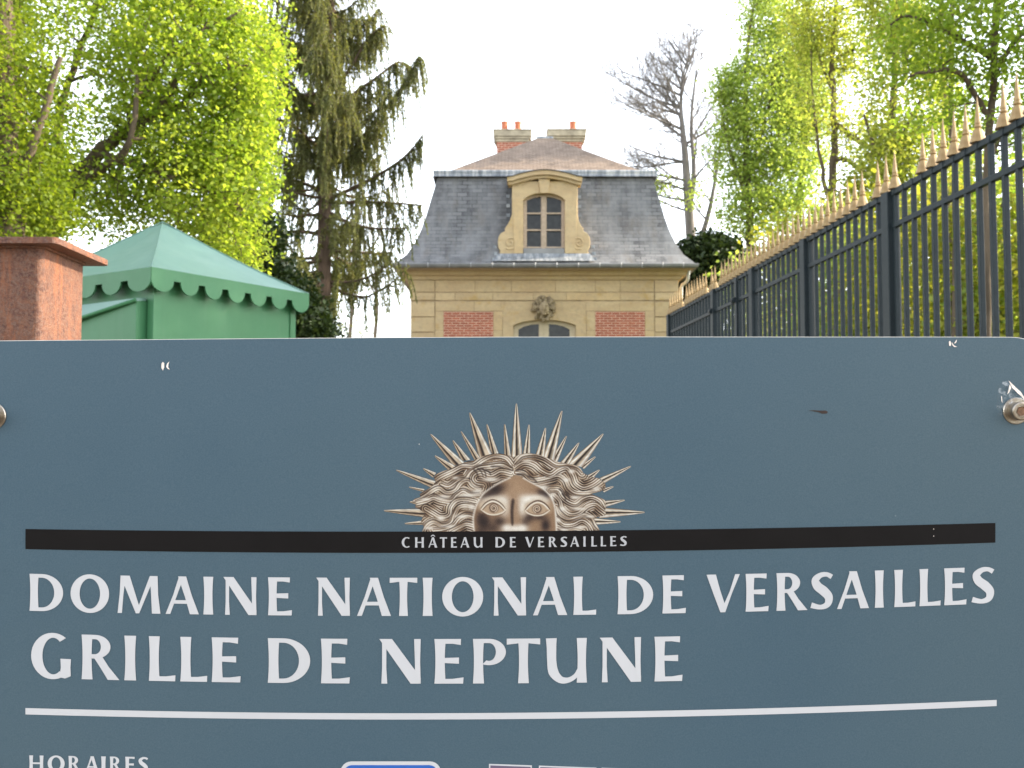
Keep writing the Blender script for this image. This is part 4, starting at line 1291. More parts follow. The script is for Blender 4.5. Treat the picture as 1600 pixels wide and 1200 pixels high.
# ------------------------------------------------------------------ trees
def np_mesh(name, V, F, mat, parent):
    me = bpy.data.meshes.new(name)
    V = np.asarray(V, np.float32) - np.array(ORG[parent.name], np.float32)
    F = np.asarray(F, np.int32); k = F.shape[1]
    me.vertices.add(len(V)); me.vertices.foreach_set("co", V.ravel())
    me.loops.add(F.size); me.loops.foreach_set("vertex_index", F.ravel())
    me.polygons.add(len(F))
    me.polygons.foreach_set("loop_start", np.arange(0, F.size, k, dtype=np.int32))
    me.update(calc_edges=True); me.validate()
    me.materials.append(mat)
    o = bpy.data.objects.new(name, me); COL.objects.link(o); o.parent = parent
    ORG[o.name] = ORG[parent.name]
    return o
def unit(v): return v/(np.linalg.norm(v, axis=-1, keepdims=True)+1e-9)
def leaves(rng, C, size, up=.35, aspect=.75, size_var=.35, droop=0.):
    n = len(C)
    nrm = rng.normal(size=(n,3)); nrm[:,2] = np.abs(nrm[:,2])+up; nrm = unit(nrm)
    d = rng.normal(size=(n,3)); d[:,2] -= droop; d = unit(d - nrm*(d*nrm).sum(1, keepdims=True))
    s = np.cross(nrm, d)
    L = size*(1+rng.uniform(-size_var, size_var, (n,1))); Wd = L*aspect*.5
    V = np.stack([C-d*L*.5, C+s*Wd-d*L*.05, C+d*L*.5-nrm*L*.12, C-s*Wd-d*L*.05], 1).reshape(-1,3)
    return V, np.arange(4*n).reshape(-1,4)
def tubes(paths, n=5):
    V = []; F = []; o = 0
    ang = 2*np.pi*np.arange(n)/n; ca, sa = np.cos(ang), np.sin(ang)
    for P, R in paths:
        P = np.asarray(P, float); R = np.broadcast_to(np.asarray(R, float), (len(P),)); k = len(P)
        T = unit(np.gradient(P, axis=0))
        ref = np.array([1.,0,0]) if abs(T[0,0]) < .7 else np.array([0,1.,0])
        U = unit(np.cross(T, ref)); Wn = np.cross(T, U)
        V.append((P[:,None,:]+(U[:,None,:]*ca[None,:,None]+Wn[:,None,:]*sa[None,:,None])*R[:,None,None]).reshape(-1,3))
        a = np.arange(k-1)[:,None]*n+np.arange(n)[None,:]; b = np.arange(k-1)[:,None]*n+(np.arange(n)[None,:]+1)%n
        F.append((np.stack([a,b,b+n,a+n],-1).reshape(-1,4))+o); o += k*n
    return np.concatenate(V), np.concatenate(F)
def smooth_path(pts, rad, k=6):
    P = [np.array(p, float) for p in pts]; o = []; r = []
    for i in range(len(P)-1):
        p0,p1,p2,p3 = P[max(i-1,0)],P[i],P[i+1],P[min(i+2,len(P)-1)]
        for j in range(k):
            u = j/k
            o.append(.5*(2*p1+(p2-p0)*u+(2*p0-5*p1+4*p2-p3)*u*u+(3*p1-p0-3*p2+p3)*u**3)); r.append(rad[i]*(1-u)+rad[i+1]*u)
    o.append(P[-1]); r.append(rad[-1]); return np.array(o), np.array(r)
def wpt(p): return np.array(W(p[0], p[1], p[2]))
def leafy_tree(name, label, cat, seed, limbs, blobs, leaf, leaf_size, n_leaf, clump_r, bark, group=None, twig=(.022,.006), surf=.5, up=.35, trunk_name='trunk', droop=0., flat=.7, wob=.16):
    """limbs: polylines of (px, py, depth, radius) ; blobs: (px, py, depth, rx, ry, rz, clumps)"""
    rng = np.random.default_rng(seed)
    paths = []; nodes = []; nrad = []
    for L in limbs:
        P, R = smooth_path([wpt(q) for q in L], [q[3] for q in L])
        P[1:-1] += rng.normal(0, .25, (len(P)-2,3))*R[1:-1,None]
        paths.append((P, R)); nodes.append(P); nrad.append(R)
    b0 = paths[0][0][0]
    root = empty(name, (b0[0], b0[1], 0), label, cat, group)
    NN = np.concatenate(nodes); RR = np.concatenate(nrad)
    cl = []
    for (px, py, Y, rx, ry, rz, n) in blobs:
        c = wpt((px, py, Y))
        d = unit(rng.normal(size=(n,3))); q = rng.uniform(0, 1, (n,1))**(1/3.)
        q = q*(1-surf)+surf*np.sqrt(q)
        cl.append(c+d*q*np.array([rx, ry, rz]))
    CL = np.concatenate(cl); CL = CL[CL[:,2] > .3]
    dist = np.array([np.min(((NN-c)**2).sum(1)) for c in CL]); order = np.argsort(dist)
    thin = []; cap = len(NN)+len(CL)*6
    B = np.zeros((cap,3)); Br = np.zeros(cap); m_ = len(NN); B[:m_] = NN; Br[:m_] = RR
    for i in order:
        c = CL[i]
        # prefer joining a branch lower down than the clump, so that twigs rise outwards
        dv = c-B[:m_]; dd = (dv**2).sum(1)*(1+.9*(dv[:,2] < 0))
        j = int(np.argmin(dd)); p = B[j]; L = math.sqrt(((c-p)**2).sum())
        if L < .04: continue
        mid = (p+c)/2+rng.normal(0, wob, 3)*L+np.array([0,0,.06*L])
        u = np.linspace(0, 1, 5)[:,None]
        P = p*(1-u)**2+2*mid*u*(1-u)+c*u*u
        r0 = min(Br[j]*.8, twig[0]); r = np.linspace(r0, max(r0*.45, twig[1]), 5)
        thin.append((P, r))
        B[m_:m_+4] = P[1:]; Br[m_:m_+4] = r[1:]; m_ += 4
    V1, F1 = tubes(paths, 10)
    if thin:
        V2, F2 = tubes(thin, 4); F2 = F2+len(V1); V1 = np.concatenate([V1,V2]); F1 = np.concatenate([F1,F2])
    t_ = np_mesh(trunk_name, V1, F1, bark, root)
    t_.data.polygons.foreach_set("use_smooth", [True]*len(t_.data.polygons))
    if n_leaf:
        off = rng.normal(size=(len(CL), n_leaf, 3))*np.array([clump_r, clump_r, clump_r*flat])
        C = (CL[:,None,:]+off).reshape(-1,3)
        C = C[C[:,2] > .05]
        V, F = leaves(rng, C, leaf_size, up, droop=droop)
        np_mesh("crown", V, F, leaf, root)
    return root

def ext(*pts): return [tuple(p) for p in pts]
# 1 the big lime on the left
Y = 13.5
lime = leafy_tree("lime_tree", "large lime tree in bright yellow green young leaf rising behind the kiosk and post", "tree", 1,
 [ext((25,1400,Y,0.225),(40,700,Y,0.195),(60,440,Y,0.165),(95,320,Y-.1,0.120),(150,240,Y-.3,0.090),(215,195,Y-.5,0.064),(262,150,Y-.6,0.045),(300,60,Y-.6,0.030),(330,-60,Y-.6,0.015)),
  ext((60,440,Y,0.150),(30,250,Y+.3,0.128),(20,60,Y+.3,0.105),(40,-150,Y+.3,0.075),(60,-420,Y,0.038)),
  ext((120,285,Y-.2,0.075),(165,262,Y-.9,0.056),(205,215,Y-1.2,0.038),(215,120,Y-1.3,0.022)),
  ext((215,195,Y-.5,0.053),(285,160,Y-.3,0.038),(310,130,Y-.5,0.038),(350,112,Y-.8,0.026),(395,100,Y-.9,0.015)),
  ext((95,320,Y,0.075),(90,200,Y+.8,0.060),(120,90,Y+.9,0.045),(170,-40,Y+.6,0.030)),
  ext((150,240,Y-.3,0.060),(250,270,Y-.6,0.038),(330,300,Y-.5,0.026),(385,330,Y-.5,0.015)),
  ext((30,250,Y,0.090),(-60,130,Y,0.068),(-160,40,Y,0.038)),
  ext((200,200,Y-.5,0.038),(260,90,Y-1,0.026),(370,20,Y-1,0.015))],
 [(120,140,Y,1.9,1.6,1.9,535),(300,130,Y-.2,1.05,1.3,1.45,442),(370,80,Y-.3,.55,.9,1.1,196),(290,300,Y-.4,1.0,.9,.55,140),(362,270,Y-.2,.55,.8,.62,140),(150,-160,Y,2.4,2.0,1.6,287),(330,-80,Y-.1,.7,1.2,.9,91),(-150,120,Y+.4,1.9,1.8,2.2,216),(40,300,Y+.6,.8,.9,.8,140),(390,200,Y-.2,.30,.5,.6,73),(375,390,Y+.2,.35,.5,.4,39),(210,330,Y+.1,.9,.6,.4,55)],
 M['lime_leaf'], 0.0588, 40, .15, M['bark_dark'], twig=(.03,.006))
# 2 darker tree at the left edge
Y = 11.2
leafy_tree("shade_tree", "darker green tree with thick upright trunk at the left edge of the photo", "tree", 2,
 [ext((-10,1500,Y,0.180),(10,600,Y,0.153),(16,330,Y,0.135),(8,100,Y,0.117),(-10,-200,Y,0.090)), ext((14,330,Y,0.072),(60,200,Y-.2,0.045),(95,90,Y-.2,0.027)), ext((10,250,Y,0.072),(-60,120,Y,0.045))],
 [(5,200,Y,.62,.9,1.45,345),(-120,100,Y,.8,1,1.6,210),(20,-120,Y,.9,1,.8,168),(40,320,Y+.1,.45,.6,.35,73)],
 M['lime_dark'], 0.0527, 42, .15, M['bark_dark'], twig=(.02,.005))
# 3 dark evergreens between kiosk and spruce
Y = 19
leafy_tree("yew_bush", "dark evergreen bush between the kiosk roof and the spruce trunk", "shrub", 3,
 [ext((400,1200,Y,.12),(400,700,Y,.1),(392,520,Y,.07),(385,400,Y,.04)), ext((398,650,Y,.07),(440,540,Y,.05),(455,470,Y,.03))],
 [(375,380,Y,.72,.7,.85,190),(400,470,Y,.9,.8,.9,260),(455,500,Y-.3,.42,.6,.65,150),(352,345,Y,.3,.4,.45,60),(480,520,Y-.3,.42,.5,.30,90),(400,700,Y,1.0,.9,1.6,200)],
 M['yew_leaf'], .10, 34, .17, M['bark_dark'], twig=(.02,.006))
Y = 33
leafy_tree("yew_tree", "rounded dark yew beside the right end of the pavilion roof", "shrub", 4,
 [ext((1110,1100,Y,.2),(1110,700,Y,.16),(1112,500,Y,.12),(1115,400,Y,.05)), ext((1110,560,Y,.1),(1085,450,Y,.05)), ext((1110,560,Y,.1),(1145,450,Y,.05))],
 [(1112,415,Y,.95,1.0,1.0,420),(1085,460,Y,.75,.9,1.0,240),(1140,440,Y,.6,.8,.8,180),(1090,395,Y,.5,.6,.4,80),(1115,600,Y,1.2,1.1,2.0,220)],
 M['yew_leaf'], .15, 30, .2, M['bark_dark'], twig=(.03,.008))
# 4 spring trees behind the fence
woods = "spring trees of the wood behind the railing"
Y = 34
leafy_tree("spring_tree", "tall pale green leafy tree with a column of foliage right of the bare tree", "tree", 5,
 [ext((1180,1100,Y,0.176),(1178,600,Y,0.160),(1172,340,Y,0.128),(1165,200,Y,0.088),(1168,80,Y,0.056),(1185,-40,Y,0.024)),
  ext((1245,1100,Y+1,0.160),(1243,500,Y+1,0.144),(1246,330,Y+1,0.112),(1262,180,Y+1,0.072),(1250,60,Y+1,0.040)),
  ext((1172,330,Y,0.080),(1140,230,Y,0.048),(1122,150,Y,0.024)), ext((1245,330,Y+1,0.064),(1220,220,Y+.6,0.040),(1205,110,Y+.4,0.024)),
  ext((1172,260,Y,0.064),(1200,170,Y-.3,0.040),(1215,80,Y-.3,0.024))],
 [(1190,170,Y,1.35,1.4,2.6,422),(1265,170,Y+.8,.85,1.2,2.6,253),(1240,130,Y+.6,1.0,1.2,2.4,231),(1150,230,Y,.75,1,1.6,156),(1180,330,Y,1.2,1.2,.9,162),(1225,280,Y+.4,1.1,1.2,1.3,177),(1205,20,Y,.95,1.1,1.0,136),(1128,140,Y,.3,.5,.8,34),(1230,-120,Y,1.2,1.2,1.3,108)],
 M['poplar_leaf'], 0.1056, 31, .27, M['bark'], woods, twig=(.035,.008))
Y = 25
leafy_tree("spring_tree", "slender half bare tree with long crooked side limbs above the railing", "tree", 6,
 [ext((1300,1100,Y,0.128),(1302,600,Y,0.120),(1300,330,Y,0.104),(1303,200,Y,0.080),(1300,100,Y,0.060),(1306,0,Y,0.040),(1300,-120,Y,0.024)),
  ext((1303,190,Y,0.080),(1320,205,Y-.2,0.068),(1350,225,Y-.4,0.060),(1385,248,Y-.6,0.052)),
  ext((1302,245,Y,0.072),(1330,255,Y-.2,0.056),(1358,277,Y-.3,0.044)),
  ext((1301,110,Y,0.040),(1330,105,Y,0.028),(1365,118,Y,0.016)), ext((1301,95,Y,0.040),(1335,78,Y,0.028),(1368,84,Y,0.016)), ext((1304,60,Y,0.040),(1330,52,Y,0.024),(1366,62,Y,0.016)),
  ext((1304,20,Y,0.032),(1340,8,Y,0.024),(1380,20,Y,0.012)), ext((1300,330,Y,0.072),(1282,250,Y,0.040),(1270,150,Y,0.024),(1268,50,Y,0.016)),
  ext((1300,140,Y,0.040),(1280,90,Y,0.024),(1262,20,Y,0.016))],
 [(1290,120,Y,.8,.9,1.9,155),(1330,60,Y,.9,.9,1.0,116),(1270,40,Y,.7,.8,1.0,116),(1350,220,Y-.3,.6,.8,.8,77),(1300,-80,Y,1.2,1,1.,130),(1310,370,Y,.7,.9,.9,142)],
 M['wood_leaf'], 0.0810, 22, .24, M['bark'], woods, twig=(.022,.007))
Y = 21
leafy_tree("spring_tree", "leafy yellow green tree with two upright trunks over the middle of the railing", "tree", 7,
 [ext((1420,1200,Y,0.128),(1415,600,Y,0.112),(1408,330,Y,0.096),(1396,180,Y,0.072),(1402,40,Y,0.048),(1400,-120,Y,0.024)),
  ext((1480,1200,Y+1,0.128),(1475,600,Y+1,0.120),(1470,330,Y+1,0.096),(1476,150,Y+1,0.072),(1470,0,Y+1,0.048)),
  ext((1408,330,Y,0.056),(1370,240,Y,0.040),(1350,180,Y,0.024)), ext((1400,230,Y,0.048),(1440,150,Y,0.032),(1450,90,Y,0.016))],
 [(1420,130,Y,.85,1,1.6,217),(1385,250,Y,.55,.8,.8,104),(1460,240,Y+.5,.85,1,1.1,152),(1400,0,Y,.8,.9,.9,128),(1355,310,Y,.45,.7,.7,71),(1420,350,Y,.9,1,.6,96),(1450,-120,Y,1.1,1.1,1.2,120)],
 M['wood_leaf'], 0.0765, 33, .2, M['bark'], woods, twig=(.024,.006))
Y = 12.5
leafy_tree("maple_tree", "nearest maple with broad darker green leaves overhanging the tall end of the railing", "tree", 8,
 [ext((1545,1500,Y,0.062),(1543,700,Y,0.056),(1541,400,Y,0.050),(1547,180,Y,0.046),(1560,0,Y,0.040),(1580,-200,Y,0.031)),
  ext((1492,1500,Y+2,0.056),(1492,600,Y+2,0.050),(1493,300,Y+2,0.046),(1485,140,Y+2,0.037),(1490,-50,Y+2,0.031)),
  ext((1545,180,Y,0.037),(1500,115,Y-.2,0.031),(1450,112,Y-.4,0.025),(1420,120,Y-.4,0.012)), ext((1548,90,Y,0.037),(1480,50,Y-.3,0.028),(1420,25,Y-.3,0.019),(1390,40,Y-.3,0.009)),
  ext((1550,120,Y,0.037),(1590,60,Y-.2,0.031),(1640,20,Y-.2,0.019)), ext((1545,260,Y,0.031),(1575,190,Y+.3,0.022),(1610,150,Y+.3,0.012)), ext((1560,0,Y,0.031),(1500,-60,Y,0.025),(1440,-90,Y,0.012))],
 [(1560,60,Y,.75,.9,.75,93),(1480,50,Y-.2,.7,.8,.6,77),(1420,60,Y-.3,.36,.5,.6,32),(1640,120,Y,.8,.9,1.0,88),(1570,220,Y+.4,.6,.8,.7,48),(1500,-120,Y,1.2,1.2,.8,121),(1480,160,Y+.6,.5,.7,.45,32),(1690,-100,Y,1.0,1.1,1.0,82)],
 M['maple_leaf'], 0.0607, 32, .17, M['bark_dark'], woods, twig=(.018,.004))
leafy_tree("maple_tree", "tall unseen maple added beyond the right edge to shade the kiosk", "tree", 9,  # added out of view to throw shade on the kiosk
 [ext((2150,1100,11.7,.2),(2155,600,11.7,.17),(2165,100,11.7,.13),(2175,-350,11.7,.07),(2180,-640,11.7,.03))],
 [(2175,-480,11.6,2.3,2.0,1.7,1000),(2150,-250,11.8,1.8,1.8,1.0,330)],
 M['maple_leaf'], .10, 22, .18, M['bark_dark'], woods, twig=(.03,.006))
# undergrowth: young trees along the back of the railing
names = [("holm", 1165, 26, 455), ("a", 1215, 23, 420), ("b", 1262, 20.5, 400), ("c", 1305, 18.5, 380), ("d", 1350, 21, 350), ("e", 1395, 17, 370), ("f", 1440, 19.5, 330), ("g", 1485, 15.5, 350), ("h", 1530, 18, 330), ("i", 1580, 15, 340), ("j", 1650, 14, 330), ("k", 1450, 27, 420), ("l", 1560, 25, 420), ("m", 1330, 29, 430), ("n", 1235, 33, 440)]
what = ["just right of the yew", "below the pale column tree", "left of the forked bare tree", "below the half bare tree", "right of the crooked limbs", "left of the wide railing post", "right of the wide railing post", "third from the tall end of the railing", "second from the tall end of the railing", "at the tall end of the railing", "past the tall end of the railing", "deep behind the wide railing post", "deep behind the tall end of the railing", "deep under the half bare tree", "deep under the pale column tree"]
for i, ((_, px, Yd, py), wh) in enumerate(zip(names, what)):
    rr = random.Random(40+i)
    u = Yd/FPX
    tw = px+rr.uniform(-12,12)
    leafy_tree("young_tree", "young leafy tree with thin stems "+wh, "tree", 60+i,
     [ext((px,690+1.6/u,Yd,.07),(tw,620,Yd,.06),(px+rr.uniform(-14,14),py+70,Yd,.045),(px+rr.uniform(-20,20),py-20,Yd,.02)),
      ext((px+rr.uniform(14,22),690+1.6/u,Yd+.6,.055),(px+rr.uniform(10,26),560,Yd+.6,.05),(px+rr.uniform(0,30),py,Yd+.6,.03))],
     [(px,py+75,Yd,.62+.012*Yd,.8,1.3,110),(px+rr.uniform(-25,25),py+170,Yd,.8+.012*Yd,.9,1.1,95),(px+rr.uniform(-25,25),py-10,Yd,.5,.7,.75,45),(px,600,Yd,.9,.9,1.2,60)],
     M['under_leaf'] if i % 3 else M['poplar_leaf'], .085+.0015*Yd, 14, .22, M['bark_pale'] if i % 2 else M['bark'], "young trees behind the railing", twig=(.016,.005))
# far edge of the wood: one loose mass
rng = np.random.default_rng(77)
fw = empty("woodland", (30, 60, 0), "", "")
for kx in ('label','category'):
    del fw[kx]
fw['kind'] = 'stuff'
C = []
paths = []
for k in range(46):
    x0_ = rng.uniform(13, 62); y0_ = rng.uniform(42, 66); h = rng.uniform(5, 10.5)
    paths.append((np.array([[x0_,y0_,0],[x0_+rng.normal(0,.2),y0_,h*.5],[x0_+rng.normal(0,.5),y0_,h]]), np.array([.16,.11,.03])))
    n = 22
    c = np.array([x0_,y0_,h*.55])+unit(rng.normal(size=(n,3)))*rng.uniform(.2,1,(n,1))*np.array([2.0,2.0,h*.45])
    C.append((c[:,None,:]+rng.normal(size=(n,26,3))*.42).reshape(-1,3))
C = np.concatenate(C); C = C[C[:,2] > .1]
V, F = leaves(rng, C, .24)
a_ = np_mesh("foliage", V, F, M['under_leaf'], fw)
V, F = tubes(paths, 5); np_mesh("trunk", V, F, M['bark'], fw)

# unseen trees added behind the viewer to darken reflections in panes and board
C = []; paths = []
fb = empty("woodland", (0, -26, 0), "", "")
for kx in ('label','category'): del fb[kx]
fb['kind'] = 'stuff'
for k in range(16):
    x0_ = -34+k*4.6+rng.uniform(-1.5,1.5); y0_ = rng.uniform(-34,-22); h = rng.uniform(6,13)
    paths.append((np.array([[x0_,y0_,0],[x0_+rng.normal(0,.2),y0_,h*.5],[x0_+rng.normal(0,.4),y0_,h]]), np.array([.22,.15,.03])))
    n = 34
    c = np.array([x0_,y0_,h*.58])+unit(rng.normal(size=(n,3)))*rng.uniform(.2,1,(n,1))*np.array([2.3,2.0,h*.42])
    C.append((c[:,None,:]+rng.normal(size=(n,30,3))*.5).reshape(-1,3))
C = np.concatenate(C); C = C[C[:,2] > .1]
V, F = leaves(rng, C, .34); np_mesh("foliage", V, F, M['under_leaf'], fb)
V, F = tubes(paths, 5); np_mesh("trunk", V, F, M['bark'], fb)

# 5 bare trees: forked recursively
def bare(name, label, seed, base, trunk, levels, group=None, mat=None, leafs=None, spread=1., tw=.006, kids=(3,2.0), rr=.50, lift=.03):
    rng = np.random.default_rng(seed)
    paths = []; tips = []
    def grow(p, d, L, r, lv):
        n = 7 if lv > 1 else (5 if lv else 3); P = [p]; q = p.copy(); dd = d.copy()
        for i in range(n):
            dd = unit(dd+rng.normal(0, .075, 3)+np.array([0,0,lift*(.5+i/n)]))
            q = q+dd*L/n; P.append(q)
        R = np.linspace(r, max(r*.22, tw), n+1); P = np.array(P); paths.append((P, R))
        if lv <= 0: tips.append(P); return
        k = kids[0]+int(L*kids[1])
        for j in range(k):
            s = .16+.84*(j+rng.uniform(0,1))/k; i = min(n, max(1, int(s*n)))
            t0 = unit(P[i]-P[i-1]); side = rng.normal(0, 1, 3); side = unit(side-t0*(side*t0).sum())
            nd = unit(t0*.80+side*.62*spread+np.array([0,0,.10]))
            grow(P[i], nd, L*rng.uniform(.38,.72)*(1.12-.5*s), max(R[i]*rr, tw), lv-1)
    b0 = wpt(base[:3])
    root = empty(name, (b0[0], b0[1], 0), label, "tree", group)
    for T in trunk:
        P, R = smooth_path([wpt(q) for q in T['p']], [q[3] for q in T['p']]); paths.append((P, R))
        for (s, dx, dz, L, r) in T['kids']:
            i = min(len(P)-1, int(s*(len(P)-1)))
            grow(P[i], unit(np.array([dx, rng.uniform(-.6,.6), dz])), L, r, levels)
    V, F = tubes([q for q in paths if q[1][0] > .02], 7)
    V2, F2 = tubes([q for q in paths if q[1][0] <= .02], 4)
    F2 = F2+len(V)
    o = np_mesh("trunk", np.concatenate([V,V2]), np.concatenate([F,F2]), mat or M['bark'], root)
    if leafs:
        lm, size, n, zmax = leafs
        T = np.concatenate(tips); T = T[T[:,2] < zmax]
        if len(T):
            T = T[rng.integers(0, len(T), n)]+rng.normal(0, .16, (n,3))
            V, F = leaves(rng, T, size); np_mesh("crown", V, F, lm, root)
    return root
Y = 40
kr = np.random.default_rng(8)
def limbs_auto(n, s0, L0, L1, r, left=0.):
    o = []
    for k in range(n):
        s = s0+(1-s0)*(k+kr.uniform(0,1))/n; f = (s-s0)/(1-s0)
        dx = kr.uniform(-1,1)-left*(1-f); o.append((s, dx*(1.1-.5*f), .35+.75*f+kr.uniform(-.1,.2), (L0+(L1-L0)*f)*kr.uniform(.75,1.1), r*(1-.5*f)))
    return o
bare("bare_tree", "tall leafless tree with fine spreading twigs right of the pavilion chimneys", 21, (1088,1100,Y),
 [dict(p=[(1092,1000,Y,0.281),(1088,600,Y,0.257),(1083,430,Y,0.234),(1076,330,Y,0.187),(1070,240,Y,0.140),(1064,170,Y,0.078),(1068,115,Y,0.039),(1078,85,Y,0.016)],
   kids=limbs_auto(24, .60, 3.5, 1.3, .06, .45)+[(.46,-1,.15,2.6,.05),(.44,-.9,.45,2.2,.05),(.48,-1,.5,2.6,.05),(.57,-1,.0,2.6,.05),(.55,-1,.25,2.6,.06),(.50,-1,.3,2.4,.06),(.52,-.9,.1,2.2,.05),(.66,-1,.2,3.3,.055),(.72,-1,.35,3.4,.055),(.78,-1,.6,3.0,.055)]),
  dict(p=[(1076,330,Y,0.125),(1084,270,Y,0.101),(1080,190,Y,0.070),(1088,110,Y,0.031)], kids=limbs_auto(10, .3, 2.2, 1.2, .05)),
  dict(p=[(1086,400,Y,0.140),(1108,330,Y-.5,0.094),(1122,250,Y-.5,0.055),(1130,190,Y-.5,0.023)], kids=limbs_auto(9, .3, 1.5, .9, .045))],
 3, mat=M['bark_twig'], leafs=(M['poplar_leaf'], .11, 1100, 11.9), tw=.0052)
Y = 30
for px, lab, sd_, hh in ((548,"thin bare sapling nearer the spruce trunk, left of its twin",31,440),(587,"thin bare sapling midway between spruce trunk and pavilion wall",32,395)):
    bare("bare_sapling", lab, sd_, (px,1000,Y),
     [dict(p=[(px,690+1.6*FPX/Y,Y,.075),(px+1,600,Y,.07),(px-1,530,Y,.06),(px+2,480,Y,.05),(px-3,hh,Y,.022),(px-4,hh-40,Y,.010)],
      kids=[(.66,-.5,1,1.5,.035),(.70,.6,1,1.6,.04),(.78,-.4,1,1.3,.03),(.84,.5,1,1.2,.03),(.9,-.5,1,1.0,.02),(.97,.3,1,.8,.015)])],
     1, "bare saplings beside the spruce", M['bark_pale'], tw=.008)
Y = 34
bare("bare_shrub", "low pale leafless shrub against the sky at the left foot of the pavilion", 35, (622,700,Y),
 [dict(p=[(624,690+1.6*FPX/Y,Y,.06),(622,640,Y,.05),(615,600,Y,.04)], kids=[(.6,-.5,1,1.6,.03),(.8,.3,1,1.7,.03),(.95,.0,1,1.6,.03),(.9,.4,1,1.6,.025),(.7,-.9,.8,1.4,.02)])], 3, None, M['bark_pale'], tw=.007)
Y = 30
leafy_tree("pale_shrub", "low shrub just coming into pale yellow leaf at the foot of the spruce", "shrub", 36,
 [ext((535,1000,Y,.05),(530,700,Y,.045),(520,560,Y,.03),(510,500,Y,.015)), ext((536,800,Y,.04),(560,600,Y,.03),(566,520,Y,.015)), ext((532,700,Y,.04),(490,560,Y,.02))],
 [(530,530,Y,1.0,.8,.55,90),(490,520,Y,.5,.6,.4,30),(530,640,Y,1.3,1,1.4,100)], M['wood_leaf'], .07, 5, .12, M['bark_pale'], twig=(.014,.005))

# 6 the spruce
rng = np.random.default_rng(5)
Y = 24
T, R = smooth_path([wpt(q) for q in ((498,1100,Y),(500,700,Y),(503,520,Y),(506,400,Y),(508,260,Y),(511,120,Y),(518,0,Y),(521,-160,Y),(524,-330,Y))], [.32,.26,.21,.17,.14,.11,.08,.045,.015])
spr = empty("spruce_tree", (T[0][0], T[0][1], 0), "tall open spruce with drooping olive green twigs left of the pavilion", "tree")
paths = [(T, R)]
ztop = T[-1][2]
def trunk_at(z):
    i = np.argmin(np.abs(T[:,2]-z)); return T[i], R[i]
branches = []
def px2z(py): return wpt((508,py,Y))[2]
hero = [((512,312),(560,290),(610,262),(640,238),(660,212),0),((510,262),(545,240),(585,190),(625,140),(655,88),-.2),((512,318),(560,316),(610,317),(660,321),None,.1),((514,332),(545,348),(585,357),(636,356),None,-.3),
        ((505,366),(470,362),(440,363),(404,371),None,.1),((505,300),(470,285),(440,280),(400,300),None,.3),((507,205),(550,150),(590,120),(620,98),(640,104),.3),((505,402),(470,404),(440,403),None,None,.2),((508,240),(480,215),(450,190),(415,188),None,-.3),((512,150),(545,110),(575,60),(600,40),None,.1),((512,392),(550,394),(585,396),(612,394),None,.3),((505,435),(485,432),(462,436),None,None,-.3),((508,120),(470,90),(440,70),(424,80),None,.2)]
for h in hero:
    pts = [np.array(W(q[0], q[1], Y+h[5]*k*.8)) for k, q in enumerate(x for x in h[:5] if x)]
    P, Rr = smooth_path(pts, list(np.linspace(.055,.014,len(pts)))); branches.append((P, Rr, 1.))
z = px2z(470)
while z < ztop-.15:
    f = (z-px2z(470))/(ztop-px2z(470))
    c, r = trunk_at(z)
    for k in range(rng.integers(3,6) if f > .28 else rng.integers(2,4)):
        a = rng.uniform(0, 2*math.pi)
        L = (2.25*(1-f)**.62+.15)*rng.uniform(.65,1.05)
        d = np.array([math.cos(a), math.sin(a), 0.])
        u = np.linspace(0,1,9)[:,None]
        rise = rng.uniform(-.10,.25)
        P = c+d*L*u+np.array([0,0,1.])*(rise*u-.38*np.sin(u*math.pi)*rng.uniform(.2,1)+.34*u**3)*L*.6
        P += rng.normal(0,.012,P.shape)
        branches.append((P, np.linspace(.036*(1-f)+.014,.007,9), .85 if f > .25 else .55))
    z += .27 if f > .3 else .34
NC = []; ND = []; NL = []
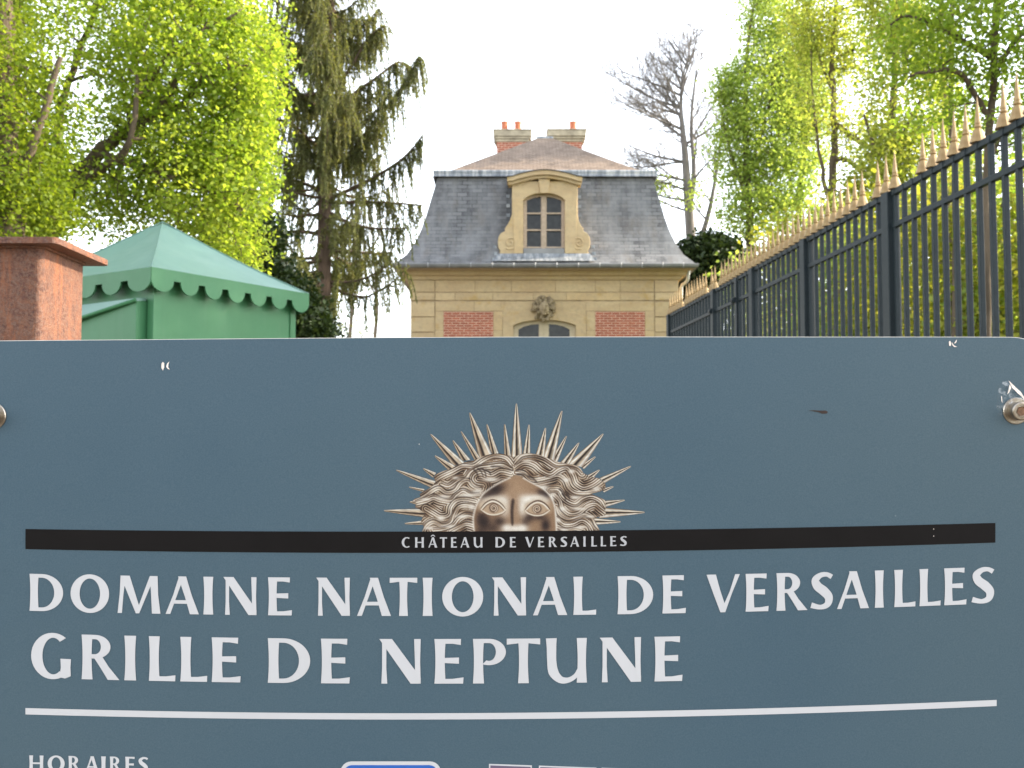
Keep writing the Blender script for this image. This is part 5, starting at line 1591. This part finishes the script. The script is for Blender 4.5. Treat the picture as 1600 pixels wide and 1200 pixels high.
def needle_line(P, dens, l):
    seg = np.linalg.norm(np.diff(P, axis=0), axis=1); tot = seg.sum(); n = max(2, int(tot*dens))
    s = np.sort(rng.uniform(0, .9999, n))*(len(P)-1); i = s.astype(int); fr = (s-i)[:,None]
    p = P[i]*(1-fr)+P[i+1]*fr; t_ = unit(P[i+1]-P[i])
    d = unit(t_*.9+rng.normal(0,.55,(n,3)))
    NC.append(p); ND.append(d); NL.append(np.full(n, l)*rng.uniform(.6,1.25,n))
for P, Rr, dens in branches:
    paths.append((P, Rr))
    L = np.linalg.norm(np.diff(P, axis=0), axis=1).sum()
    needle_line(P[2:], 90, .10)
    nt_ = int(L*28*dens)
    for k in range(nt_):
        s = rng.uniform(.16,1)**.8*(len(P)-1.001); i = int(s); fr = s-i
        p = P[i]*(1-fr)+P[i+1]*fr
        hl = rng.uniform(.18,.78)*(1.15 if s > 3 else .8)*(.75+.25*min(1,L/2))
        out_ = unit(P[min(i+1,len(P)-1)]-P[max(i-1,0)])*rng.uniform(-.05,.3)+rng.normal(0,.20,3)*np.array([1,1,.3])
        u = np.linspace(0,1,5)[:,None]
        q = p+out_*hl*np.sqrt(u)+np.array([0,0,-1.])*hl*(u**1.25)
        paths.append((q, np.linspace(.006,.003,5)))
        needle_line(q, 90, .085)
for q_ in range(9):   # tufts along the trunk
    pass
zz = np.linspace(px2z(480), ztop, 620)
for z in zz:
    if rng.uniform() < .45:
        c, r = trunk_at(z); a = rng.uniform(0,2*math.pi); d = np.array([math.cos(a), math.sin(a), -.6])
        L_ = rng.uniform(.2,.7); u = np.linspace(0,1,5)[:,None]; q = c+d*r*.9+np.array([d[0],d[1],.2])*L_*.55*u+np.array([0,0,-1.])*L_*u**1.6; paths.append((q, np.linspace(.007,.003,5))); needle_line(q, 110, .09)
C = np.concatenate(NC); D = np.concatenate(ND); Ln = np.concatenate(NL)[:,None]
S_ = unit(np.cross(D, rng.normal(size=D.shape)))
wn = .015
V = np.stack([C-S_*wn, C+S_*wn, C+D*Ln+S_*wn*.3], 1).reshape(-1,3)
V1, F1 = tubes([p for p in paths[:1]], 12); V2, F2 = tubes(paths[1:], 4)
t_ = np_mesh("trunk", np.concatenate([V1,V2]), np.concatenate([F1,F2+len(V1)]), M['bark_spruce'], spr)
np_mesh("crown", V, np.arange(len(V)).reshape(-1,3), M['spruce_leaf'], spr)
print("needles", len(C))
